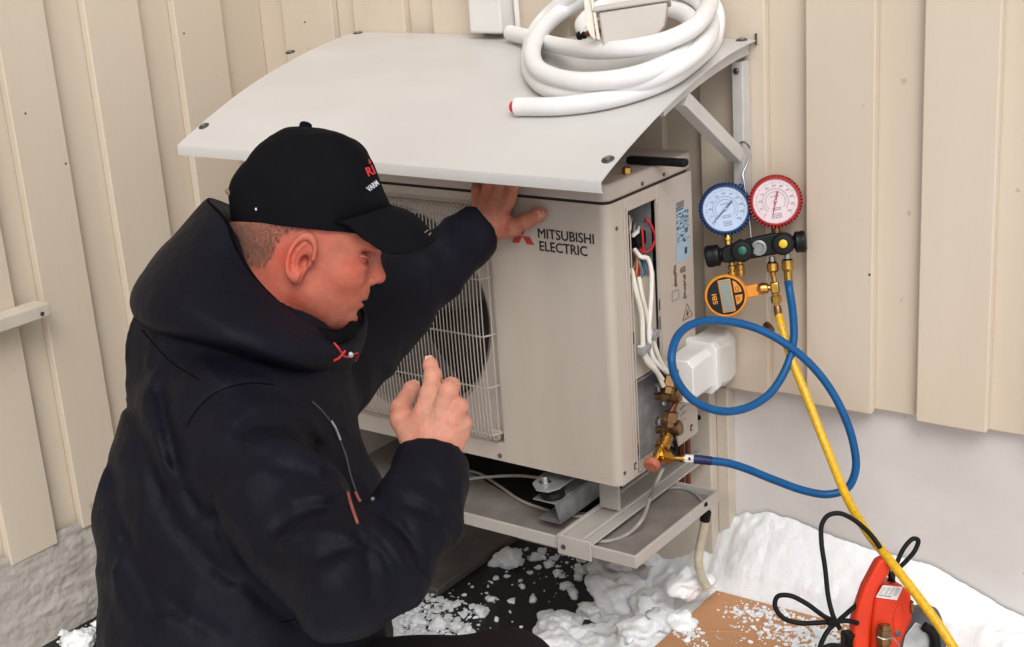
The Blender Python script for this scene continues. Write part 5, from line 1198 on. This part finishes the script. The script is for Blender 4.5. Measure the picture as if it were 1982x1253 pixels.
# eyelid crease and brow hairs, thumbnail
for s in (1, -1):
    MB().tube([H(.0840, .0045, s*.022), H(.0858, .0015, s*.031), H(.0800, .0010, s*.042), H(.0725, .0025, s*.048)], .0006, 6).build('eyelashes', M['seam'], mn)
tn = lthumb[3][0]; td = nrm(lthumb[4][0]-lthumb[2][0]); tnn = nrm(CAM - tn)
tnn = nrm(tnn - np.dot(tnn, td)*td); tside = np.cross(td, tnn)
nl = MB().obox(tn + td*.003 + tnn*.0088, td*.0065, tside*.0050, tnn*.0010).build('thumbnail', mat('nail', (.62, .36, .28), .3, var=(60, .1), coat=.4), mn, bevel=.0009)
for (c_, nx1) in ((index[4][0], index[2][0]), (thumb[4][0], thumb[2][0])):
    td2 = nrm(c_-nx1); tn2 = nrm(CAM-c_); tn2 = nrm(tn2 - np.dot(tn2, td2)*td2); ts2 = np.cross(td2, tn2)
    MB().obox(c_ + tn2*.0078 - td2*.002, td2*.0055, ts2*.0045, tn2*.0008).build('fingernail', nl.data.materials[0], mn, bevel=.0007)
# --- jacket
h = .0068
def jacket_sdf(P):
    d = cone(P, T(448, 705, 2.01), T(448, 860, 1.99), .116, .150)
    d = smin(d, cone(P, T(448, 860, 1.99), T(440, 1010, 1.98), .150, .160), .04)
    d = smin(d, cone(P, T(440, 1010, 1.98), T(452, 1230, 1.98), .160, .160), .04)
    d = smin(d, cone(P, T(640, 1190, 1.96), T(645, 1380, 1.96), .066, .08), .05)
    d = smin(d, cone(P, T(445, 1230, 1.98), T(455, 1400, 1.98), .172, .165), .04)
    d = smin(d, cone(P, T(360, 680, 2.02), T(560, 690, 2.02), .085, .085), .05)
    d = smin(d, cone(P, T(575, 800, 2.05), T(618, 1010, 2.03), .075, .088), .05)
    d = smin(d, cone(P, T(618, 1010, 2.03), T(600, 1250, 2.02), .088, .11), .05)
    d = smin(d, cone(P, T(580, 730, 2.10), T(618, 850, 2.14), .070, .06), .04)
    rt = smin(cone(P, SR, T(548, 985, 1.78), .078, .073), cone(P, T(548, 985, 1.78), ER, .073, .065), .03)
    cuffR = T(838, 893, 1.797)
    fm = T(808, 1000, 1.745); fl_ = T(742, 1092, 1.705)
    fr_ = smin(cone(P, ER, fl_, .064, .061), cone(P, fl_, fm, .061, .054), .02); fr_ = smin(fr_, cone(P, fm, cuffR, .054, .046), .02)
    ax = nrm(cuffR - fm); ax2 = nrm(ax + .25*nrm(r_))
    fr_ = smax(fr_, (P - (cuffR + ax*.004)) @ ax.astype(np.float32), .004)
    fr_ = np.maximum(fr_, -cone(P, cuffR - ax*.035, cuffR + ax*.05, .0335, .041))
    # folds that ring the elbow and forearm
    def rings(e, a, b, amp, fq, ph): 
        a_ = np.asarray(a, np.float32); u = nrm(np.asarray(b)-np.asarray(a)).astype(np.float32); s = (P-a_) @ u
        w = np.clip(1-np.abs(e)/.03, 0, 1); return e + w*amp*np.sin(s*fq + ph + 2.6*vnoise(P, 11, 4))*(.4+.6*vnoise(P, 8, 6))
    rt = rings(rt, SR, ER, .0060, 70, 0); fr_ = rings(fr_, ER, cuffR, .0055, 85, 1)
    arm = smin(rt, fr_, .022)
    d = smin(d, rt, .055); d = smin(d, fr_, .016)
    cuffL = T(926, 448, 2.42)
    lt = smin(cone(P, SL, EL, .090, .068), cone(P, EL, cuffL, .068, .046), .03)
    axl = nrm(cuffL - EL); lt = smax(lt, (P-(cuffL+axl*.006)) @ axl.astype(np.float32), .004)
    lt = np.maximum(lt, -cone(P, cuffL-axl*.03, cuffL+axl*.05, .031, .036))
    lt = rings(lt, EL, cuffL, .0035, 70, 2)
    d = smin(d, lt, .03)
    # neck hole
    d = np.maximum(d, -cone(P, NK + (NK-H(-.02, -.05, 0))*-.0, H(-.03, -.05, 0), .070, .085))
    d = smax(d, -cone(P, H(-.07, -.16, 0), H(-.02, -.02, 0), .066, .08), .012)
    d = smax(d, -cone(P, H(-.04, -.10, 0), H(.065, -.055, 0), .082, .078), .008)
    # broad cloth folds
    Q = P @ np.array([[1, 0, 0], [0, 1, 0], [0, 0, .45]], np.float32)
    wv = P + .05*np.stack([vnoise(P, 5, 11), vnoise(P, 5, 12), vnoise(P, 5, 13)], -1)
    A1 = wv @ np.array([[9, 2, 0], [2, 9, 3], [0, 5, 4.5]], np.float32); rd = 1-np.abs(vnoise(A1, 1.0, 21)); rd2 = 1-np.abs(vnoise(wv @ np.array([[16, 0, 6], [4, 17, 0], [0, 8, 9]], np.float32), 1.0, 22))
    d = d + .0060*vnoise(Q, 8, 1) - .0135*(rd**5-.15)*(.45+.55*vnoise(P, 4, 31)) - .0065*(rd2**5-.15)*(.5+.5*vnoise(P, 6, 32)) + .0018*vnoise(P, 40, 3)
    # folds where the photograph shows them, pressed into the cloth
    R3_ = (P - CAM.astype(np.float32)) @ CR.T.astype(np.float32); dep = R3_[..., 2]; uu = 991 + FPX*R3_[..., 0]/dep; vv = 626.5 + FPX*R3_[..., 1]/dep
    near = np.clip((2.0-dep)/.08, 0, 1)*(np.abs(d) < .05)
    for pts_, amp, wd_ in FOLDS:
        best = np.full(d.shape, 1e9, np.float32)
        for (x0_, y0_), (x1_, y1_) in zip(pts_, pts_[1:]):
            L2_ = (x1_-x0_)**2 + (y1_-y0_)**2; t_ = np.clip(((uu-x0_)*(x1_-x0_) + (vv-y0_)*(y1_-y0_))/L2_, 0, 1)
            best = np.minimum(best, (uu-x0_-t_*(x1_-x0_))**2 + (vv-y0_-t_*(y1_-y0_))**2)
        d = d + near*amp*np.exp(-best/wd_**2)
    return d
FOLDS = [([(470, 835), (500, 820), (547, 815), (585, 832), (612, 868)], .010, 15), ([(480, 870), (520, 850), (560, 850), (600, 885), (622, 905)], -.006, 14),
 ([(540, 905), (590, 915), (631, 932), (650, 962)], .008, 11), ([(650, 975), (613, 985), (570, 1000), (538, 1022), (520, 1050)], .010, 12), ([(560, 960), (600, 955), (640, 965)], -.006, 12),
 ([(534, 1053), (574, 1030), (640, 1022), (672, 1040)], -.006, 11), ([(503, 1066), (569, 1082), (627, 1076), (675, 1060)], .008, 11),
 ([(697, 1035), (712, 1075), (719, 1115), (715, 1150)], .009, 10), ([(737, 990), (772, 1020), (800, 1060), (812, 1100)], .009, 10), ([(722, 1040), (745, 1075), (762, 1120), (762, 1160)], .007, 9), ([(730, 965), (790, 975), (850, 1000), (880, 1030)], .007, 10),
 ([(716, 1010), (742, 1050), (780, 1100)], -.005, 9), ([(790, 925), (840, 940), (885, 975)], .005, 9),
 ([(247, 771), (275, 850), (300, 920), (335, 1009), (397, 1080), (450, 1120)], .009, 14), ([(280, 760), (300, 850), (335, 940), (375, 1005)], -.006, 14), ([(313, 753), (330, 850), (345, 921), (390, 1009)], .008, 13),
 ([(215, 900), (230, 1000), (260, 1100), (300, 1180)], .007, 14), ([(250, 1040), (290, 1120), (360, 1190), (430, 1230)], .007, 14), ([(420, 1000), (450, 1080), (500, 1150), (560, 1200)], .008, 14),
 ([(360, 830), (378, 798), (410, 766), (450, 748), (492, 742)], .004, 6), ([(270, 650), (330, 668), (420, 690), (500, 715)], .006, 16)]
allp = np.array([SR, ER, SL, EL, T(926, 448, 2.42), T(838, 893, 1.797), T(300, 640, 2.02), T(445, 1400, 1.98), T(428, 1010, 1.98)])
lo = allp.min(0)-.20; hi = allp.max(0)+np.array([.2, .2, .12]); lo[2] = HIP[2]-.02
nx_c = [int((hi[i]-lo[i])/h) for i in range(3)]
slabs = []; axx = np.arange(lo[0], hi[0]+h, h, dtype=np.float32); ayy = np.arange(lo[1], hi[1]+h, h, dtype=np.float32); azz = np.arange(lo[2], hi[2]+h, h, dtype=np.float32)
for s0 in range(0, len(axx), 24):
    GGs = np.stack(np.meshgrid(axx[s0:s0+24], ayy, azz, indexing='ij'), -1); slabs.append(jacket_sdf(GGs).astype(np.float32))
fj = np.concatenate(slabs, 0); Vj, Qj = surfnet(fj, lo, h)
jk = link('jacket', mesh_np('jacket', Vj, Qj, M['jacket']), mn)
sm = jk.modifiers.new('smooth', 'SMOOTH'); sm.factor = .5; sm.iterations = 2
bvh = BVHTree.FromPolygons([tuple(v_) for v_ in Vj], [tuple(int(i) for i in q_) for q_ in Qj])
def onj(u, v_, lift=.001, tree=None):
    dd = Vector(nrm(ray(u, v_))); hit = (tree or bvh).ray_cast(Vector(CAM), dd)
    if hit[0] is None: return None
    n = hit[1]; n = n if n.dot(dd) < 0 else -n
    return np.array(hit[0] + n*lift)
def jline(pts, r, mt, name, lift=.0006, n=6):
    P_ = [onj(u, v_, lift) for u, v_ in [tuple(p) for p in spline([(a, b, 0) for a, b in pts], 8)] ] if False else [onj(p[0], p[1], lift) for p in spline([(a, b, 0) for a, b in pts], 8)]
    P_ = [p for p in P_ if p is not None]; 
    Q_ = [P_[0]]
    for p in P_[1:]:
        if np.linalg.norm(p-Q_[-1]) < .06: Q_.append(p)
    return MB().tube(Q_, r, n).build(name, mt, mn)
jline([(362, 826), (378, 798), (410, 766), (450, 748), (492, 742), (530, 745)], .0011, M['seam'], 'shoulder_seam', .0)
jline([(385, 735), (330, 700), (275, 640)], .0010, M['seam'], 'back_seam', .0)
jline([(545, 1205), (600, 1190), (650, 1170), (690, 1150)], .0010, M['seam'], 'sleeve_seam', .0)
jline([(604, 778), (622, 795), (640, 818), (655, 848), (668, 880), (678, 920), (690, 955)], .0012, M['zip'], 'zip', .0006)
jline([(637, 815), (646, 830), (655, 852)], .0028, M['steel'], 'zip_puller', .002)
jline([(672, 955), (680, 980), (692, 1014)], .0020, M['piping'], 'piping', .0012)
jline([(686, 952), (694, 968), (704, 984)], .0022, M['piping'], 'piping', .0012)
for (u, v_) in [(722, 968)]:
    p_ = onj(u, v_, .001)
    if p_ is not None: MB().lathe(p_, CAM-p_, [(0, .0032), (.002, .003), (.003, .0015)], 12).build('snap', M['screw'], mn)
# --- hood lying round the neck
R0 = [(402,388,2.04),(440,432,1.965),(458,485,1.945),(487,532,1.94),(535,583,1.942),(585,624,1.948),(640,642,1.97),(688,638,2.02),(700,600,2.10),(640,530,2.16),(530,440,2.18),(445,400,2.13)]
R1 = [(330,470,2.04),(300,520,1.95),(330,570,1.88),(400,610,1.85),(490,645,1.845),(570,672,1.875),(640,680,1.93),(692,664,2.00),(708,632,2.09),(680,550,2.22),(540,450,2.27),(410,420,2.18)]
R2 = [(262,560,2.06),(254,590,1.98),(290,622,1.90),(370,645,1.86),(470,668,1.84),(560,698,1.87),(632,710,1.94),(682,700,2.01),(702,662,2.10),(690,600,2.25),(540,500,2.31),(340,480,2.21)]
R3 = [(275,630,2.06),(280,640,2.0),(320,652,1.94),(390,668,1.90),(475,690,1.885),(560,718,1.91),(622,728,1.975),(664,716,2.04),(682,680,2.11),(670,620,2.22),(540,540,2.27),(380,540,2.19)]
Ri = [(425,425,2.04),(458,462,1.985),(475,510,1.97),(505,555,1.965),(548,600,1.965),(592,636,1.97),(640,655,1.985),(674,652,2.02),(680,620,2.08),(630,560,2.13),(540,480,2.14),(462,430,2.11)]
Rj = [(450,540,2.04),(470,565,2.0),(490,590,1.985),(520,625,1.98),(560,660,1.975),(600,690,1.975),(630,700,1.99),(650,695,2.03),(650,670,2.07),(610,620,2.11),(540,560,2.12),(470,540,2.09)]
def dense(ring): return spline([T(*p) for p in ring[-3:]+ring+ring[:3]], 5)[15:15+60]
rings_ = [dense(x_) for x_ in (Rj, Ri, R0, R1, R2, R3)]
rings_[2:2] = []; vs = []; fs = []
fine = []
for k in range(60):
    col_ = [rings_[i][k] for i in range(6)]; s_ = spline([col_[0], col_[1], col_[2]*.5+col_[1]*.5 + (col_[2]-col_[1])*.3, col_[2], col_[3], col_[4], col_[5]], 6); fine.append(s_)
L_ = len(fine[0]); HV = np.array(fine).reshape(-1, 3)
HV = HV + (.0045*vnoise(HV, 13, 5) + .002*vnoise(HV, 30, 6))[:, None]*np.array([.4, -.6, .5])
q_ = np.array([[k*L_+i, ((k+1) % 60)*L_+i, ((k+1) % 60)*L_+i+1, k*L_+i+1] for k in range(60) for i in range(L_-1)])
hm = mesh_np('hood', HV, q_, M['jacket']); hood = link('hood', hm, mn)
so_ = hood.modifiers.new('thick', 'SOLIDIFY'); so_.thickness = .004; so_.offset = 0
ss_ = hood.modifiers.new('subdivision', 'SUBSURF'); ss_.levels = 1; ss_.render_levels = 1
hb_ = BVHTree.FromPolygons([tuple(v_) for v_ in HV], [tuple(int(i) for i in a) for a in q_])
def onh(u, v_, lift): return onj(u, v_, lift, hb_)
edge = [rings_[2][k] for k in range(60)]
MB().tube([p + nrm(CAM-p)*.002 for p in edge], .0026, 8, closed=True).build('hood_hem', M['seam'], mn)
# collar top under the chin, cord and snap
MB().tube(spline([T(600, 640, 1.965), T(640, 655, 1.945), T(668, 648, 1.965), T(684, 634, 2.0)], 6), [.010]*19, 12).build('collar', M['lining'], mn)
def jh(u, v_, lift=.003):
    a = onj(u, v_, lift); b = onh(u, v_, lift)
    c = [p for p in (a, b) if p is not None]; 
    return min(c, key=lambda p: np.linalg.norm(p-CAM)) if c else T(u, v_, 1.9)
for pts in ([(642, 664), (652, 676), (662, 688), (670, 690)], [(643, 696), (652, 692), (660, 684), (664, 679)], [(658, 650), (659, 660)]):
    MB().tube([jh(u, v_) for u, v_ in pts], .0017, 8).build('drawcord', M['embred'], mn)
s_p = jh(674, 685, .004); MB().lathe(s_p, CAM-s_p, [(0, .0042), (.002, .004), (.003, .002)], 16).build('snap', M['galv'], mn)
MB().tube([jh(u, v_) for u, v_ in [(682, 684), (688, 682), (690, 687), (684, 690), (690, 694), (685, 697)]], .0012, 6).build('drawcord', M['embred'], mn)
# --- cap
def L2(u, v_): 
    w = onpl(u, v_, HO, HS) - HO; return np.array([np.dot(w, HF), np.dot(w, HU)])
fr_o = [(744, 462), (752, 420), (752, 398), (744, 372), (735, 345), (724, 316), (708, 286), (690, 270), (660, 259), (625, 250), (592, 246)]
bk_o = [(446, 428), (445, 405), (447, 372), (453, 350), (468, 327), (489, 300), (511, 277), (528, 263), (548, 253), (570, 248), (591, 246)]
wd = [.083, .0845, .085, .0845, .083, .079, .071, .061, .046, .026, .003]
fo = np.array([L2(*p) for p in fr_o]); bo = np.array([L2(*p) for p in bk_o]); nR = 40; nS = 64
tt = np.linspace(0, len(fo)-1, nR)
fs_ = np.array(spline([(a, b, 0) for a, b in fo], 8)); bs_ = np.array(spline([(a, b, 0) for a, b in bo], 8)); ws_ = np.interp(np.linspace(0, 10, len(fs_)), range(11), wd)
CV = []; 
for i in range(len(fs_)):
    f1, b1_, w_ = fs_[i][:2], bs_[i][:2], ws_[i]
    for k in range(nS):
        a = 2*math.pi*k/nS; c, s_ = math.cos(a), math.sin(a); q1 = (f1+b1_)/2 + (f1-b1_)/2*c
        pin = 0
        for sa in (0, math.pi/3, 2*math.pi/3, math.pi, -math.pi/3, -2*math.pi/3): pin += math.exp(-(((a-sa+math.pi) % (2*math.pi)-math.pi)/.045)**2)
        sc_ = 1 - .007*pin
        CV.append(H(*( (q1-(f1+b1_)/2)*sc_ + (f1+b1_)/2), w_*s_*sc_))
CV = np.array(CV); nv = vnoise(CV, 18, 4)*.0034 + (1-np.abs(vnoise(CV, 26, 9)))**4*-.0022 + vnoise(CV, 48, 5)*.0011; ctr = H(-.01, .07, 0)
CV = CV + nv[:, None]*((CV-ctr)/np.linalg.norm(CV-ctr, axis=1)[:, None])
nI = len(fs_); cq = np.array([[i*nS+k, i*nS+(k+1) % nS, (i+1)*nS+(k+1) % nS, (i+1)*nS+k] for i in range(nI-1) for k in range(nS)])
cap = link('cap', mesh_np('cap', CV, cq, M['cap']), mn)
s1 = cap.modifiers.new('thick', 'SOLIDIFY'); s1.thickness = .0025; s1.offset = 0
cap_t = BVHTree.FromPolygons([tuple(v_) for v_ in CV], [tuple(int(i) for i in a) for a in cq])
MB().lathe(H(*L2(590, 250), 0), HU, [(-.003, .0085), (.006, .0092), (.009, .0075), (.0105, .004)], 20).build('cap_button', M['cap'], cap)
for a in (math.pi/3, 2*math.pi/3, -math.pi/3, math.pi, 0):
    k = int(round(a/(2*math.pi)*nS)) % nS
    MB().tube([CV[i*nS+k] + (CV[i*nS+k]-ctr)*.004 for i in range(2, nI-1, 3)], .0011, 6).build('panel_seam', M['cap'], cap)
MB().tube([CV[6*nS+k] + (CV[6*nS+k]-ctr)*.006 for k in range(nS)], .0006, 6, closed=True).build('hem_stitch', M['seam'], cap)
# visor
sn = np.array([0, .35, .63, .89, .98, 1.0]); Ut = np.array([.0600, .048, .032, .0215, .0320, .0460]); Sv = np.linspace(-1, 1, 41); VV = []
c_in = L2(757, 400)
tipF = L2(843, 463)[0]; sideF, sideU = L2(652, 432)
for sv in np.sin(Sv*math.pi/2):
    a = abs(sv); cs = math.sqrt(max(0, 1-a*a))
    inn = np.array([sideF + (c_in[0]-sideF)*cs, sideU + (c_in[1]-sideU)*cs, .080*sv])
    out = np.array([sideF + (tipF-sideF)*cs**.80, np.interp(a, sn, Ut), .083*sv])
    for t in np.linspace(0, 1, 14):
        q1 = inn*(1-t) + out*t; q1[1] += .010*math.sin(math.pi*t)*cs; VV.append(H(*q1))
vq_ = np.array([[i*14+j, i*14+j+1, (i+1)*14+j+1, (i+1)*14+j] for i in range(40) for j in range(13)])
vis = link('visor', mesh_np('visor', np.array(VV), vq_, M['cap']), mn)
s1 = vis.modifiers.new('thick', 'SOLIDIFY'); s1.thickness = .004; s1.offset = 0
s1 = vis.modifiers.new('bevel', 'BEVEL'); s1.width = .0015; s1.segments = 2
vt = BVHTree.FromPolygons([tuple(v_) for v_ in VV], [tuple(int(i) for i in a) for a in vq_])
MB().tube([H(*( np.array([L2(652, 432)[0]+(c_in[0]-sideF)*math.sqrt(max(0, 1-s*s)), sideU+(c_in[1]-sideU)*math.sqrt(max(0, 1-s*s))])), .081*s) for s in np.sin(np.linspace(-1, 1, 25)*math.pi/2)], .0028, 8).build('visor_seam', M['seam'], mn)
for (u, v_, r) in [(497, 405, .0022), (767, 428, .0010), (745, 487, .0016)]:
    p_ = onj(u, v_, .001, cap_t if u < 700 else vt)
    if p_ is not None: MB().lathe(p_, CAM-p_, [(0, r), (.0006, r*.8)], 10).build('eyelet', M['embwhite'], mn)
for pts in ([(820, 452), (826, 447), (832, 452), (828, 457)],):
    P_ = [onj(u, v_, .001, vt) for u, v_ in pts]; P_ = [p for p in P_ if p is not None]
    if len(P_) > 2: MB().tube(P_, .0016, 6).build('visor_mark', M['strapw'], mn)
MB().tube([H(*L2(452, 376), .018), H(*(L2(447, 372)-[.003, 0]), .004), H(*(L2(447, 372)-[.003, 0]), -.01)], .005, 8).build('cap_strap', M['strapw'], mn)
def captext(body_, u0, v0, u1, v1, hgt, mt, name):
    # letters wrapped on the cap surface along the line from (u0, v0) to (u1, v1)
    cu = bpy.data.curves.new(name, 'FONT'); cu.body = body_; cu.size = 1; cu.offset = .03; cu.resolution_u = 2
    o = bpy.data.objects.new('tmp', cu); COL.objects.link(o); dg = bpy.context.evaluated_depsgraph_get(); dg.update()
    me_ = bpy.data.meshes.new_from_object(o.evaluated_get(dg)); bpy.data.objects.remove(o); bpy.data.curves.remove(cu)
    co = np.array([v.co[:] for v in me_.vertices]); co[:, 0] -= co[:, 0].min(); co[:, 1] -= co[:, 1].min(); co[:, 0] /= co[:, 0].max(); co[:, 1] /= co[:, 1].max()
    lastp = onj(u0, v0, .0022, cap_t); dx_, dy_ = u1-u0, v1-v0; L = math.hypot(dx_, dy_); nx1, ny1 = dy_/L, -dx_/L
    for v, c in zip(me_.vertices, co):
        u = u0+dx_*c[0]+nx1*c[1]*hgt; w = v0+dy_*c[0]+ny1*c[1]*hgt; p_ = onj(u, w, .0022, cap_t)
        lastp = p_ if p_ is not None else lastp; v.co = lastp
    me_.materials.clear(); me_.materials.append(mt); link(name, me_, mn)
captext('RI', 711, 343, 725, 337, 18, M['embred'], 'lettering')
captext('i', 712, 319, 716, 318, 9, M['embred'], 'lettering')
captext('VARM', 713, 373, 732, 358, 11, M['embwhite'], 'lettering')
# --- trousers and boots
KR = T(985, 1318, 1.95); AR = np.array([KR[0]-.10, KR[1]-.05, GZ+.13])
KL = np.array([KR[0]-.20, KR[1]+.28, GZ+.10]); HL = T(500, 1400, 2.15); AL = np.array([KL[0]-.30, KL[1]-.20, GZ+.09])
HR = T(500, 1390, 1.90)
pts = np.array([KR, AR, KL, HL, AL, HR, HIP]); lo = pts.min(0)-.17; lo[2] = GZ-.01; GG = grid(lo, pts.max(0)+.13, .009)
d = ell(GG, HIP-np.array([0, 0, .04]), (.19, .17, .15))
for a, b, c, r0, r1_, r2q in ((HR, KR, AR, .095, .066, .055), (HL, KL, AL, .095, .072, .055)):
    leg = smin(cone(GG, a, b, r0, r1_), cone(GG, b, c, r1_, r2q), .03); d = smin(d, leg, .04)
d = d + .004*vnoise(GG, 14, 3) + .0022*vnoise(GG, 34, 4)
V_, Q_ = surfnet(d, lo, .009); tro = link('trousers', mesh_np('trousers', V_, Q_, M['trousers']), mn)
sm = tro.modifiers.new('smooth', 'SMOOTH'); sm.iterations = 2
for a, dr in ((AR, np.array([.18, .03, 0])), (AL, np.array([-.02, .02, 0]))):
    lo = np.minimum(a, a+dr)-.09; lo[2] = GZ-.012; GG = grid(lo, np.maximum(a, a+dr)+.09, .007)
    ft_ = np.array([a[0], a[1], GZ+.045]); d = cone(GG, a, ft_, .058, .050); d = smin(d, cone(GG, ft_, ft_+dr*.9, .045, .038), .02)
    d = np.maximum(d, GZ - GG[..., 2]); V_, Q_ = surfnet(d, lo, .007); link('boot', mesh_np('boot', V_, Q_, M['boot']), mn)
print('verts body', len(VA), 'jacket', len(Vj))
